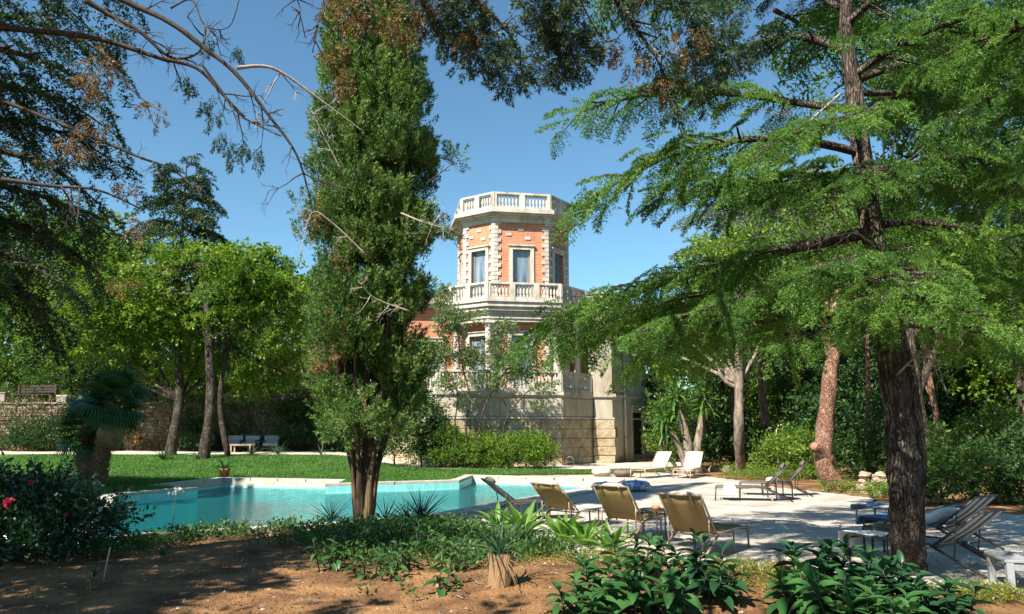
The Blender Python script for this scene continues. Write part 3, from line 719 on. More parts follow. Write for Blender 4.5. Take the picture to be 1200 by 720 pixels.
def balustrade(poly, z, bays, spacing, parent, name='balustrade', closed=True, mat='stone_white', H=.85, skip=()):
    bs = MB(); n = len(poly); piers = []
    hb = .14; ht = .12; S = (H - hb - ht)/.59
    pts = []
    for i in range(n if closed else n-1):
        if i in skip: continue
        M, l = seg_frame(poly[i], poly[(i+1) % n]); nb = bays[i]
        bs.box(0, l, -.11, .11, z, z+hb, M); bs.box(-.03, l+.03, -.13, .13, z+H-ht+.02, z+H, M); bs.box(0, l, -.09, .09, z+H-ht-.03, z+H-ht+.02, M)
        for k in range(nb+1):
            x = l*k/nb; w = .13 if 0 < k < nb else .10
            piers.append(MB().box(x-w, x+w, -.135 - .003*(i % 2), .135 + .003*(i % 2), z + hb - .12, z+H-.05 + .002*i, M))
        for k in range(nb):
            a, b = l*k/nb + .17, l*(k+1)/nb - .17; m = max(1, round((b-a)/spacing))
            for q in range(m): pts.append(M @ Vector((a + (b-a)*(q+.5)/m, 0, z+hb)))
    o = bs.build(name, mat, parent); [q.build('pier', mat, o) for q in piers]
    for p in pts: link('baluster', balmesh if mat == 'stone_white' else baldark, o, p, (0, 0, HR), (1, 1, S))
    return o
balustrade(offset(OT, .08), 12.34, [2]*8, .17, villa)
OB = octa(1.75, 1.6)
MB().prism(OB, 7.40, 7.70).build('balcony_slab', 'stone_white', villa)
mb = MB()
for d, z0, z1 in ((.08, 7.62, 7.72), (-.10, 7.22, 7.40), (-.24, 7.08, 7.22), (-.34, 6.72, 7.08), (-.28, 6.86, 6.92)): ring_prism(offset(OB, d), offset(OB, -.75), z0, z1, mb)
mb.build('balcony_moulding', 'stone_white', villa)
MB().prism(offset(OB, -.6), 7.0, 7.39).build('loggia_ceiling', 'stone_smooth', villa)
balustrade(offset(OB, -.12), 7.72, [3, 2, 2, 2, 2, 2, 2, 2], .17, villa)
# columns under the balcony, standing on the terrace
def column(x, y, z0, z1, r=.17):
    h = z1-z0
    c = MB().lathe([(r*1.05, .22), (r, h*.3), (r*.88, h-.32)], 16, (x, y, z0), False).build('column', 'stone_white', villa)
    MB().box(x-r*1.5, x+r*1.5, y-r*1.5, y+r*1.5, z0, z0+.12).lathe([(r*1.4, .12), (r*1.4, .17), (r*1.1, .23)], 16, (x, y, z0)).build('column_base', 'stone_white', c)
    MB().lathe([(r*.9, h-.33), (r*1.15, h-.28), (r*.95, h-.22), (r*1.4, h-.12)], 16, (x, y, z0)).box(x-r*1.55, x+r*1.55, y-r*1.55, y+r*1.55, z1-.12, z1).build('capital', 'stone_white', c)
for x, y in ((-1.62, -2.95), (1.62, -2.95), (2.95, -1.62), (-2.95, -1.62), (2.95, 1.5), (-2.95, 1.5)): column(x, y, 3.32, 6.74)
# raised terrace: ashlar courses below, smooth band above
TP = [(-4.1, -4.9), (1.35, -4.9), (3.3, -2.95), (4.25, -2.95), (4.25, -2.6), (6.95, .1), (6.95, 7.5), (-6.1, 7.5), (-6.1, -2.9)]
walls('terrace_core', TP, -.1, 3.16, 'stone_base', villa)
mb = MB()
ring_prism(offset(TP, .14), offset(TP, -.3), 3.14, 3.30, mb); ring_prism(offset(TP, .08), offset(TP, -.3), 3.04, 3.14, mb); ring_prism(offset(TP, .075), offset(TP, -.3), 2.08, 2.17, mb)
mb.build('string_course', 'stone_white', villa)
MB().prism(offset(TP, -.02), 3.17, 3.29).build('terrace_floor', 'stone_smooth', villa)
stone_cache = {}
def ashlar(p0, p1, zs, wmin, wmax, mat, x_end=None):
    M, l = seg_frame(p0, p1)
    for j in range(len(zs)-1):
        x = 0
        while x < l - .05:
            w = random.uniform(wmin, wmax); w = l - x if l - x - w < wmin*.6 else w
            t = random.uniform(.035, .06)
            key = (round(w, 1), j, mat, random.randint(0, 2))
            MB().box(x+.008, x+w-.008, -.02, t, zs[j]+.008, zs[j+1]-.008, M, .016).build('stone', mat, villa)
            x += w
zs_low = [0, .36, .80, 1.22, 1.64, 2.07]; zs_hi = [2.18, 2.62, 3.03]
for a, b in ((8, 0), (0, 1), (1, 2)):
    ashlar(TP[a], TP[b], zs_low, .55, .95, 'stone_base'); ashlar(TP[a], TP[b], zs_hi[:1] + zs_hi[2:], .9, 1.4, 'stone_smooth')
ashlar(TP[4], TP[5], zs_low[:2], .6, .95, 'stone_base')
balustrade([(-6.0, -2.75), (-4.05, -4.75), (1.3, -4.75), (3.12, -2.93)], 3.3, [2, 4, 2], .17, villa, closed=False, H=.95)
# tall pier beside the terrace and the wall with the garden door
for k, (za, zb) in enumerate(((0, .4), (.4, .8), (.8, 1.2), (1.2, 1.62), (1.62, 2.05))):
    e = .05 + .03*(k % 2)
    MB().box(3.32-e, 4.22+e, -3.16-e, -2.6, za+.008, zb-.008, None, .02).build('stone', 'stone_base', villa)
MB().box(3.34, 4.20, -3.12, -2.2, 0, 8.3).box(3.28, 4.26, -3.2, -2.2, 2.08, 2.18).box(3.28, 4.26, -3.2, -2.2, 3.14, 3.3).box(3.26, 4.28, -3.22, -2.2, 7.6, 7.72).build('corner_pier', 'stone_smooth', villa)
Wp = [(4.25, -2.62), (6.95, .08)]
o, M, l = wall_open('plaster_wall', (4.27, -2.66), (6.98, .05), 0, 8.2, [(2.25, 3.30, .12, 2.45), (.35, .72, 1.22, 1.72)], 'plaster', villa)
dd = MB().box(2.25, 3.30, -.06, -.03, .12, 2.45, M); door = dd.build('door', 'door_dark', villa)
MB().box(2.34, 2.72, -.03, -.01, .25, 1.2, M).box(2.84, 3.21, -.03, -.01, .25, 1.2, M).box(2.34, 2.72, -.03, -.01, 1.35, 2.35, M).box(2.84, 3.21, -.03, -.01, 1.35, 2.35, M).build('door_panel', 'door_dark', door)
MB().box(2.76, 2.80, -.03, .03, 1.1, 1.14, M).build('handle', 'metal_grey', door)
MB().box(2.05, 2.25, -.02, .05, 0, 2.45, M, .015).box(3.30, 3.52, -.05, .09, 0, 2.45, M, .015).box(2.08, 3.52, -.05, .11, 2.45, 2.72, M, .015).box(2.0, 3.6, -.02, .2, 2.72, 2.80, M).build('door_surround', 'stone_white', villa)
MB().box(2.2, 3.4, .0, .45, 0, .12, M, .01).build('doorstep', 'stone_base', villa)
MB().box(.35, .72, -.16, -.15, 1.22, 1.72, M).build('pane', 'window_glass', villa)
for k in range(3): MB().box(.42+.1*k, .44+.1*k, -.06, -.04, 1.22, 1.72, M).build('window_bar', 'metal_dark', villa)
mb = MB().tube([M @ Vector((1.25, .12, 0.05)), M @ Vector((1.25, .12, 8.1))], .055, 8)
dp = mb.build('drainpipe', 'pvc', villa)
for z in (1.2, 3.1, 5.0, 6.9): MB().tube([M @ Vector((1.25, .12, z)), M @ Vector((1.25, .12, z+.05))], .075, 8).build('bracket', 'metal_grey', dp)

# first floor block behind the loggia with eaves and tiled roof
BB = [(-6.0, -.9), (-2.2, -.9), (-2.2, 0), (4.4, 0), (4.4, -2.2), (6.9, .3), (6.9, 7.4), (-6.0, 7.4)]
for i in range(len(BB)):
    p0, p1 = BB[i], BB[(i+1) % len(BB)]; ll = math.hypot(p1[0]-p0[0], p1[1]-p0[1])
    op = [(ll*.5-.5, ll*.5+.5, 3.4, 5.9)] if i in (0,) else []
    w, Mw, l_ = wall_open('brick_wall', p0, p1, 3.28, 7.6, op, 'brick', villa)
    if op: window(Mw, ll*.5, 3.42, 5.9, .5, villa)
MB().box(-6.2, -5.7, -1.1, -.6, 3.3, 7.6).build('corner_pier', 'stone_smooth', villa)
mb = MB(); ring_prism(offset(BB, .35), offset(BB, -.5), 7.6, 7.75, mb); ring_prism(offset(BB, .5), offset(BB, -.5), 7.75, 7.95, mb); mb.build('eaves', 'stone_white', villa)
mb = MB(); e = .62; rp = [(2.4, -1.2), (7.4, .2), (7.4, 7.9), (-6.5, 7.9), (-6.5, -1.3), (-2.4, -1.3)]
cz = 9.6; ridge = [(5.0, 3.3, 9.1), (-4.2, 3.3, 9.1)]
V = [(x, y, 7.97) for x, y in rp] + ridge
mb.add([Vector(v) for v in V], [(0, 1, 6), (1, 2, 6), (2, 3, 7, 6), (3, 4, 7), (4, 5, 7), (5, 0, 6, 7)]); mb.build('roof', 'roof_tile', villa)
MB().prism([(x*.99, y) for x, y in rp], 7.93, 7.975).build('roof_soffit', 'stone_dark', villa)
# small wire hoops standing along the foot of the wall
def hoop(px, py, w, h, label, r=.012, mat='metal_grey'):
    p = G(px, py); z = gz(p.x, p.y); n = empty('garden_hoop', (p.x, p.y, z), 0, label, 'hoop', 'small metal hoops by the villa wall')
    pts = [Vector((-w/2, 0, 0))] + [Vector((-w/2*math.cos(a), 0, h - w/2 + w/2*math.sin(a))) for a in np.linspace(0, math.pi, 9)] + [Vector((w/2, 0, 0))]
    MB().tube(pts, r, 6).build('rail', mat, n); MB().tube([(-w/2, 0, h*.45), (w/2, 0, h*.45)], r*.8, 5).build('crossbar', mat, n)
hoop(668, 547, .34, .42, 'low grey wire hoop below the terrace corner, left of the others', .018)
hoop(686, 546, .34, .44, 'grey wire hoop between terrace corner and tall pier', .018)
hoop(760, 540, .36, .48, 'grey wire hoop just right of the dark garden door', .02)

villa.scale = (1.03, 1.03, 1)

# ================================================================ TREES
def make_bough(parent, pts, r0, width=1.1, mat='cedar', barkm='bark', tpls=None, sc=.62, start=.18, step=.205, droop=.12, sag=.12, dens=1.0, tipw=.45, name='bough'):
    """a limb with flat side branches carrying fanned, drooping sprays (sprays = sub-part of the bough)"""
    tpls = tpls or CEDAR; path = smooth_path(pts, 6); m = len(path)
    b = MB().tube(path, [max(.008, r0*(1-.92*i/(m-1))) for i in range(m)], 6, True, .15, random.random()*9)
    A = np.array([tuple(p) for p in path]); seg = np.linalg.norm(np.diff(A, axis=0), axis=1); cum = np.concatenate([[0], np.cumsum(seg)]); L = cum[-1]
    pos = []; dirs = []
    t = start*L
    while t < L:
        u = t/L; i = min(np.searchsorted(cum, t)-1, m-2); i = max(i, 0); p = A[i] + (A[i+1]-A[i])*((t-cum[i])/max(seg[i], 1e-6)); tg = (A[i+1]-A[i])/max(seg[i], 1e-6)
        side = np.cross(tg, [0, 0, 1.0]); side /= max(np.linalg.norm(side), 1e-6)
        prof = width * (math.sin(math.pi*min(1, (u-start)/(1-start)*.85+.15))**.7*(1-tipw) + tipw*(1-u)**.5)
        for s in (-1, 1):
            if random.random() > .92*dens: continue
            a = R(random.uniform(45, 78)); d = tg*math.cos(a) + side*s*math.sin(a) + np.array([0, 0, random.uniform(-.15, .15)]); d /= np.linalg.norm(d)
            ls = prof*random.uniform(.6, 1.15); q = 0.08
            ends = []
            while q < ls:
                pp = p + d*q + np.array([0, 0, -droop*q*q]); pos.append(pp + rng.normal(size=3)*.05)
                dd = d*.8 + tg*.35 + rng.normal(size=3)*.25 + np.array([0, 0, -sag - .5*q]); dirs.append(dd); ends.append(pp); q += sc*.34/dens
            if len(ends) > 1: b.tube([tuple(p)] + [tuple(e) for e in ends[::2]] + [tuple(ends[-1])], [.02*(1-k/(len(ends[::2])+2)) + .004 for k in range(len(ends[::2])+2)], 3, False)
        pos.append(p); dirs.append(tg*.8 + rng.normal(size=3)*.35 + np.array([0, 0, -sag*.6])); t += step*random.uniform(.7, 1.3)
    pos.append(A[-1]); dirs.append(A[-1]-A[-2] + np.array([0, 0, -.02]))
    o = b.build(name, barkm, parent)
    pos = np.array(pos); dirs = unit(np.array(dirs))
    var = np.full(len(pos), rng.uniform(-.22, .22)) + rng.uniform(-.3, .3, len(pos))
    V, T, r = scatter(tpls, pos, dirs, sc*rng.uniform(.55, 1.15, len(pos)), roll=.35, var=var)
    link('spray', tri_mesh('spray', V, T, r, mat), o)
    return o, A
def bare_branch(parent, pts, r, twigs=10, L=.6, mat='twig', name='bare_branch', side=3, depth=2):
    path = smooth_path(pts, 5); m = len(path); mb = MB().tube(path, [max(.006, r*(1-.8*i/(m-1))) for i in range(m)], 6, True, .2, random.random()*9)
    for k in range(twigs):
        i = random.randint(m//5, m-2); d = (path[i+1]-path[i]).normalized()
        twiggy(mb, path[i], (d*.7 + Vector(rvec(1)[0])*.8 + Vector((0, 0, -.2))), L*random.uniform(.5, 1.2), .010, depth, .4, side)
    return mb.build(name, mat, parent)

# ---- cypress by the pool: bundle of stems and upright plumes
cyp = empty('cypress_tree', G(425, 618), 0, 'tall dense column-shaped cypress with bundled stems beside the pool', 'tree')
cb = G(425, 618)
def loc(v): return Vector(v) - cb
stems = [(0, 0, .20, .0, .0, 13.8), (-.17, .02, .10, -.42, -.15, 9), (.14, -.08, .085, .42, -.25, 9), (-.06, -.15, .08, -.18, -.4, 8), (.20, .12, .09, .55, .1, 8), (-.24, .14, .07, -.62, .2, 7), (.05, .2, .08, .12, .5, 8), (.24, -.02, .06, .7, -.12, 6), (-.20, -.10, .05, -.55, -.35, 6)]
trunk('trunk', [(0, 0, -.25), (0, .0, .25), (.02, 0, .7), (0, 0, 1.3), (0, 0, 3), (0, 0, 7), (.05, 0, 13.8)],   .155, .03, 'bark_cypress', cyp, 16, .5, 1.15, power=.6)
for x, y, r, tx, ty, h in stems[1:]:
    trunk('stem', [(x*.45, y*.45, .02), (x*.7, y*.7, .45), (x*.95, y*.95, .95), (x + (tx-x)*.3, y + (ty-y)*.3, 1.5), (x + (tx-x)*.75, y + (ty-y)*.75, 2.8), (tx, ty, 5), (tx*1.1, ty*1.1, h)], r, .015, 'bark_cypress', cyp, 8, .3, 1.1, 5, .8)
def cyp_profile(z):  # crown radius against height
    pts = [(1.1, .35), (1.4, .8), (1.9, 1.02), (2.6, 1.0), (4, 1.02), (6, 1.04), (7.5, 1.04), (9.5, .92), (11, .75), (13, .45), (14.6, .08)]
    return float(np.interp(z, [p[0] for p in pts], [p[1] for p in pts]))
plumes = [(0, 0, 3.2, 14.6, .5)]
for k in range(13):
    a = 2*math.pi*k/13 + rng.uniform(-.2, .2); rr = rng.uniform(.52, .78); plumes.append((rr*math.cos(a), rr*math.sin(a), rng.uniform(1.5, 3.0), rng.uniform(7.5, 12.5), rng.uniform(.24, .40)))
for k in range(30):
    a = rng.uniform(0, 2*math.pi); rr = rng.uniform(.7, .98); z = rng.uniform(1.5, 8); plumes.append((rr*math.cos(a), rr*math.sin(a), z, z + rng.uniform(1.2, 3), rng.uniform(.16, .28)))
cp = []
for x, y, z0, z1, br in plumes:
    n = int((z1-z0)*br*330); z = rng.uniform(z0, z1, n); z = z[[noise.noise(Vector((x*2.2, y*2.2, q*1.7))) > -.12 for q in z]]; n = len(z); u = (z-z0)/(z1-z0)
    rad = br*np.minimum(1, np.minimum(u*8+.35, (1-u)*3.2+.12))*(1 + .22*np.sin(z*5+x*9)); a = rng.uniform(0, 2*math.pi, n)
    sc_ = np.array([cyp_profile(q) for q in z])*.94; k = np.clip(sc_/1.0, .1, 1.4)
    q = np.sqrt(rng.uniform(.25, 1, n)); pos = np.stack([x*k + rad*q*np.cos(a), y*k + rad*q*np.sin(a), z], 1)
    d = unit(np.stack([np.cos(a)*.55, np.sin(a)*.55, np.full(n, 1.1)], 1) + rvec(n)*.3)
    cp.append(scatter(PLUME, pos, d, rng.uniform(.22, .42, n), var=rng.uniform(-.22, .22, n) + rng.uniform(-.22, .22) + .15*np.sin(z*3 + x*7)))
V, T, r = join(cp); link('crown', tri_mesh('crown', V, T, r, 'cypress'), cyp)
cp = []                                                                # loose olive skirt and brown patches low on the left
for (px, py, dy, rad, n) in ((384, 440, .2, .34, 100), (402, 500, -.3, .32, 100), (382, 400, .1, .26, 70), (388, 480, .2, .3, 80), (475, 470, .2, .34, 100), (490, 430, .3, .26, 70), (458, 505, -.2, .28, 70), (420, 485, -.7, .32, 60), (385, 360, -.2, .3, 60), (520, 275, .2, .14, 16), (533, 190, .1, .16, 22), (355, 280, .1, .18, 20), (352, 240, .1, .14, 14)):
    q = loc(P(px, py, cb.y + dy)); pts, dd = blob_points(q, (rad, rad, rad*1.2), n, .2); cp.append(scatter(PLUME, pts, unit(dd*.7 + [0, 0, .6]), rng.uniform(.2, .36, n), var=rng.uniform(-.1, .4, n)))
V, T, r = join(cp); link('skirt', tri_mesh('skirt', V, T, r, 'cypress'), cyp)
cp = []
for (px, py, dy, rad, n) in ((395, 60, -.9, .20, 40), (402, 100, -.95, .18, 40), (372, 255, -.7, .22, 50), (400, 305, -.85, .12, 22), (398, 375, -.8, .14, 24), (385, 420, -.7, .16, 26), (415, 20, -.9, .25, 60)):
    q = loc(P(px, py, cb.y + dy)); pts, dd = blob_points(q, (rad, rad*.6, rad*1.3), n, .2); cp.append(scatter(PLUME, pts, unit(dd*.7 + [0, 0, -.4]), rng.uniform(.16, .3, n), var=rng.uniform(-.2, .3, n)))
V, T, r = join(cp); link('dry_foliage', tri_mesh('dry_foliage', V, T, r, 'dry'), cyp)
for pts in (((470, 250, 12.6), (500, 262, 12.5), (530, 270, 12.6), (545, 278, 12.7)), ((480, 365, 12.5), (440, 350, 12.3), (420, 330, 12.1)), ((400, 200, 12.5), (380, 160, 12.3), (365, 130, 12.2)), ((430, 300, 12.3), (390, 262, 12.1), (365, 250, 12.0), (352, 300, 12.0))):
    bare_branch(cyp, [loc(P(*p)) for p in pts], .016, 7, .35, 'twig_pale', 'dead_branch')
for k, s in enumerate((1, -1)):                                         # light spray reaching out to the right at tower height
    make_bough(cyp, [loc(P(475, 255+20*k, 12.9)), loc(P(505, 262+12*k, 12.8)), loc(P(532, 282-8*k, 12.8))], .02, .28, 'cypress', 'twig', PLUME, .24, .1, .10, .1, .2)

# ---- the great cedar on the right
t2 = G(1065, 672)
ced = empty('cedar_tree', t2, 0, 'big cedar with thick ridged trunk standing at the deck edge by the towel-draped loungers', 'tree')
def l2(px, py, Y): return P(px, py, Y) - t2
tp = [Vector((0, 0, -.3)), Vector((0, 0, .15)), l2(1063, 600, 9.15), l2(1056, 520, 9.18), l2(1047, 440, 9.2), l2(1032, 340, 9.3), l2(1018, 240, 9.4), l2(1006, 150, 9.5), l2(992, 50, 9.6), l2(978, -50, 9.7), Vector((-1.3, .9, 11))]
trunk('trunk', tp, .205, .06, 'bark', ced, 26, .30, 1.28, 8, 1.1)
trunk('fork', [l2(1068, 610, 9.25), l2(1078, 540, 9.3), l2(1068, 450, 9.35), l2(1052, 380, 9.4)], .09, .06, 'bark', ced, 8, .2, 1.2)
bspec = [
 # pixel points with distance, radius, width, spray size
 ([(1022, 272, 9.4), (960, 285, 9.6), (880, 303, 10.0), (800, 325, 10.6), (715, 355, 11.3), (650, 384, 11.8), (605, 408, 12.0)], .085, 1.25, .62),
 ([(1030, 330, 9.4), (940, 335, 10.2), (840, 350, 11.2), (740, 375, 12.2), (670, 405, 12.8)], .07, 1.35, .62),
 ([(1036, 375, 9.4), (950, 370, 10.4), (860, 385, 11.4), (790, 405, 12.2), (740, 430, 12.6)], .06, 1.2, .6),
 ([(1030, 330, 9.4), (950, 330, 8.8), (860, 350, 8.6), (790, 375, 8.7), (735, 400, 8.9)], .05, .95, .52),
 ([(1010, 180, 9.5), (940, 165, 9.2), (860, 165, 9.2), (780, 185, 9.4), (700, 228, 9.6), (680, 245, 9.6)], .06, .95, .55),
 ([(1004, 130, 9.5), (930, 120, 10.0), (850, 110, 10.5), (760, 112, 10.8), (690, 128, 11.0), (662, 152, 11.1)], .06, .85, .52),
 ([(1015, 215, 9.4), (930, 205, 8.6), (850, 215, 8.4), (780, 235, 8.5)], .05, .85, .5),
 ([(1012, 205, 9.5), (960, 215, 10.2), (890, 222, 11), (820, 210, 11.6), (760, 235, 12)], .05, .8, .5),
 ([(1006, 150, 9.5), (985, 140, 8.6), (950, 150, 7.8), (905, 170, 7.3), (880, 190, 7.1)], .045, .75, .45),
 ([(1010, 190, 9.4), (1020, 200, 8.2), (1010, 215, 7.3)], .04, .6, .42),
 ([(1024, 290, 9.3), (1010, 300, 8.2), (970, 310, 7.5), (930, 330, 7.2)], .045, .75, .45),
 ([(1028, 300, 9.3), (1050, 310, 8.2), (1050, 330, 7.4), (1030, 360, 7.0)], .045, .7, .45),
 ([(1030, 330, 9.3), (1070, 345, 8.3), (1120, 360, 7.8), (1170, 380, 7.6)], .045, .8, .45),
 ([(1022, 265, 9.4), (1080, 260, 9.0), (1150, 275, 8.6), (1230, 300, 8.3)], .06, .95, .52),
 ([(1016, 215, 9.4), (1080, 190, 9.2), (1160, 185, 9.0), (1260, 205, 8.8)], .06, 1.0, .55),
 ([(1006, 140, 9.5), (1070, 105, 9.2), (1150, 90, 8.8), (1260, 95, 8.5)], .06, 1.0, .55),
 ([(1000, 95, 9.6), (1080, 70, 10.2), (1170, 60, 10.8), (1270, 65, 11.4)], .06, 1.2, .6),
 ([(1290, 60, 7.0), (1220, 85, 6.9), (1150, 120, 6.9), (1090, 150, 7.0)], .04, .7, .42),
 ([(1290, 20, 6.6), (1210, 30, 6.6), (1140, 50, 6.7), (1075, 80, 6.8)], .04, .7, .42),
 ([(998, 90, 9.6), (1060, 50, 9.0), (1140, 20, 8.4), (1240, 15, 8.0)], .06, 1.0, .55),
 ([(990, 30, 9.6), (1050, -20, 9.0), (1120, -50, 8.4), (1230, -60, 8)], .06, 1.0, .55),
 ([(1000, 110, 9.5), (1080, 110, 10.4), (1160, 120, 11.4), (1250, 145, 12)], .05, 1.0, .55),
 ([(1014, 200, 9.5), (1090, 215, 10.4), (1170, 225, 11.4), (1270, 245, 12)], .05, 1.0, .55),
 ([(1030, 320, 9.5), (1090, 315, 10.3), (1160, 330, 11.2), (1250, 345, 12)], .05, 1.0, .55),
 ([(1040, 380, 9.4), (1100, 385, 10), (1160, 400, 10.8), (1230, 420, 11.5)], .045, .9, .5),
 ([(1036, 360, 9.3), (1000, 375, 8.6), (955, 390, 8.2), (920, 405, 8.0)], .04, .7, .45),
 ([(992, 60, 9.6), (930, 42, 9.8), (870, 55, 10), (830, 60, 10.3), (780, 85, 10.5)], .07, .7, .5),
 ([(985, 10, 9.7), (930, -20, 10), (860, -30, 10.4), (790, -15, 10.8), (735, 10, 11)], .05, .8, .5),
 ([(984, 0, 9.7), (1000, -10, 10.8), (1010, 5, 12)], .05, .8, .5),
]
near = [b for b in bspec if b[0][0][0] == 1290]; bspec = [b for b in bspec if b[0][0][0] != 1290]
for k, (pts, r0, w, s) in enumerate(bspec):
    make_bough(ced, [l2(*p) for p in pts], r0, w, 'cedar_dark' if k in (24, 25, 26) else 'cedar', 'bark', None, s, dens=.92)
for k in range(6):                                                     # upper boughs, above the frame
    a = k*2.4 + .8; z = 7.6 + k*.6; L = 2.8 - k*.25; ax = -0.95 - (z-6)*.06; ay = .5
    make_bough(ced, [Vector((ax, ay, z)), Vector((ax + math.cos(a)*L*.5, ay + math.sin(a)*L*.5, z+.15)), Vector((ax + math.cos(a)*L, ay + math.sin(a)*L, z-.3))], .04, .9, 'cedar', 'bark', CEDAR_LO, .7, .15, .32)
for pts, r in ((((1018, 235, 9.35), (950, 235, 9.0), (905, 275, 8.9)), .02), (((1028, 290, 9.3), (985, 255, 8.8), (975, 215, 8.6)), .018), (((1010, 90, 9.5), (1050, 60, 9.2), (1075, 45, 9)), .02), (((1050, 440, 9.1), (1085, 410, 8.9), (1100, 430, 8.7)), .016), (((985, 110, 9.5), (940, 150, 9.3), (915, 175, 9.2)), .018)):
    bare_branch(ced, [l2(*p) for p in pts], r, 6, .5, 'twig_pale', 'dead_branch')

nb0 = Vector((7.6, 6.4, 0)); nbt = empty('cedar_tree', nb0, 0, 'neighbouring cedar whose soft green boughs enter at the upper right corner', 'tree')
trunk('trunk', [(0, 0, -.3), (0, 0, .3), (0, .05, 3), (-.05, .1, 6), (0, .1, 9)], .26, .08, 'bark', nbt, 14, .25, 1.3)
for pts, r0, w, s in near + [([(1290, 150, 7.2), (1230, 190, 7.2), (1170, 235, 7.2)], .04, .6, .42), ([(1290, -40, 6.6), (1200, -30, 6.7), (1120, -10, 6.9)], .04, .7, .42)]:
    q = [P(*p) - nb0 for p in pts]; make_bough(nbt, [Vector((0, .08, q[0].z + .1))] + q, r0, w, 'cedar', 'bark', None, s)
# ---- overhanging tree whose limbs reach over the camera into the top of the picture
to = Vector((-3.4, -2.6, 0)); ovh = empty('overhanging_tree', to, 0, 'grey green conifer with rusty brown tips overhanging the top edge above the cypress and tower', 'tree')
def lo(*p): return P(*p) - to
trunk('trunk', [(0, 0, -.3), (0, 0, .3), (.1, .2, 2.5), (.35, .6, 5), (.5, 1.0, 8), (.6, 1.2, 11.5)], .30, .06, 'bark', ovh, 12, .2, 1.3)
A0 = Vector((.30, .55, 4.6)); A1 = Vector((.45, .9, 6.5))
def leader(a, b): return [a, a.lerp(b, .33) + Vector((0, 0, .5)), a.lerp(b, .7) + Vector((0, 0, .35))]
for (pts, w, m, s) in (
  ([(505, -60, 7.0), (560, 0, 7.3), (600, 45, 7.5), (612, 85, 7.6)], .30, 'grey_cypress', .30),
  ([(470, -50, 7.2), (500, 5, 7.4), (520, 50, 7.6)], .34, 'grey_cypress', .30),
  ([(600, -60, 7.0), (640, 0, 7.3), (665, 50, 7.5), (675, 75, 7.6)], .34, 'grey_cypress', .30),
  ([(690, -50, 7.4), (735, 20, 7.7), (770, 70, 7.9), (790, 120, 8.0)], .42, 'grey_cypress', .32),
  ([(770, -60, 7.4), (810, 20, 7.7), (840, 60, 7.8)], .40, 'grey_cypress', .32),
  ([(410, -60, 8.0), (420, -10, 8.3), (425, 30, 8.5)], .4, 'grey_cypress', .3)):
    Pts = [lo(*p) for p in pts]; a = A0 if Pts[0].x < 3 else A1
    o, A = make_bough(ovh, leader(a, Pts[0]) + Pts, .06, w, m, 'bark', PLUME, s, .78, .085, .5, .5, .6)
cp = []
for (px, py, Y, rad, n) in ((440, 15, 8.3, .32, 46), (475, 25, 7.6, .26, 40), (500, 5, 7.4, .2, 30), (545, 45, 7.4, .12, 18), (740, 66, 7.8, .2, 30), (710, 50, 7.6, .12, 14), (805, 50, 7.7, .2, 34), (780, 100, 7.9, .18, 26), (400, 5, 8.4, .25, 34)):
    pts, dd = blob_points(lo(px, py, Y), (rad, rad, rad), n, .2); cp.append(scatter(PLUME, pts, unit(dd*.6 + [0, 0, -.6]), rng.uniform(.12, .24, n), var=rng.uniform(-.3, .3, n)))
V, T, r = join(cp); link('dry_foliage', tri_mesh('dry_foliage', V, T, r, 'dry'), ovh)
cp = []
for (px, py, Y, rad, n) in ((560, 60, 7.5, .26, 70), (600, 80, 7.6, .20, 50), (520, 15, 7.5, .28, 70), (655, 30, 7.4, .24, 80), (672, 65, 7.6, .22, 70), (650, 70, 7.5, .16, 40), (820, 90, 7.9, .28, 70), (850, 60, 7.9, .24, 50), (840, 25, 7.9, .22, 50), (545, 30, 7.5, .2, 50), (640, 5, 7.3, .2, 40)):
    n = int(n*1.8); pts, dd = blob_points(lo(px, py, Y), (rad, rad, rad), n, .2); cp.append(scatter(PLUME, pts, unit(dd*.7 + [0, 0, -.2]), rng.uniform(.14, .26, n), var=rng.uniform(-.3, .3, n)))
V, T, r = join(cp); link('foliage', tri_mesh('foliage', V, T, r, 'grey_cypress'), ovh)
for pts in (((340, -20, 7.8), (352, 20, 7.9), (358, 45, 8)), ((372, -20, 7.8), (374, 20, 7.9), (366, 62, 8)), ((775, -20, 7.7), (774, 40, 7.8), (776, 90, 7.9)), ((730, 0, 7.6), (760, -10, 7.7), (790, -30, 7.8)), ((700, 38, 7.5), (740, 22, 7.6), (762, -10, 7.7)), ((560, 0, 7.3), (600, 35, 7.3), (645, 60, 7.4))):
    P0 = [lo(*p) for p in pts]; bare_branch(ovh, leader(A1, P0[0]) + P0, .014, 8, .3, 'twig', 'bare_branch', 2, 1)
for k in range(16):                                                     # the rest of its crown, over and behind the camera
    a = R(100 + k*137.5); z = 6.2 + k*.34; L = 3.6 - k*.13; c0 = Vector((.4, .8, z))
    if math.sin(a) > -.1: continue
    make_bough(ovh, [c0, c0 + Vector((math.cos(a)*L*.5, math.sin(a)*L*.5, .2)), c0 + Vector((math.cos(a)*L, math.sin(a)*L, -.3))], .04, .8, 'grey_cypress', 'bark', CEDAR_LO, .7, .15, .40)

CEDAR_AIRY = [tpl_cedar(7, 3, 3, .12, .034) for _ in range(3)]
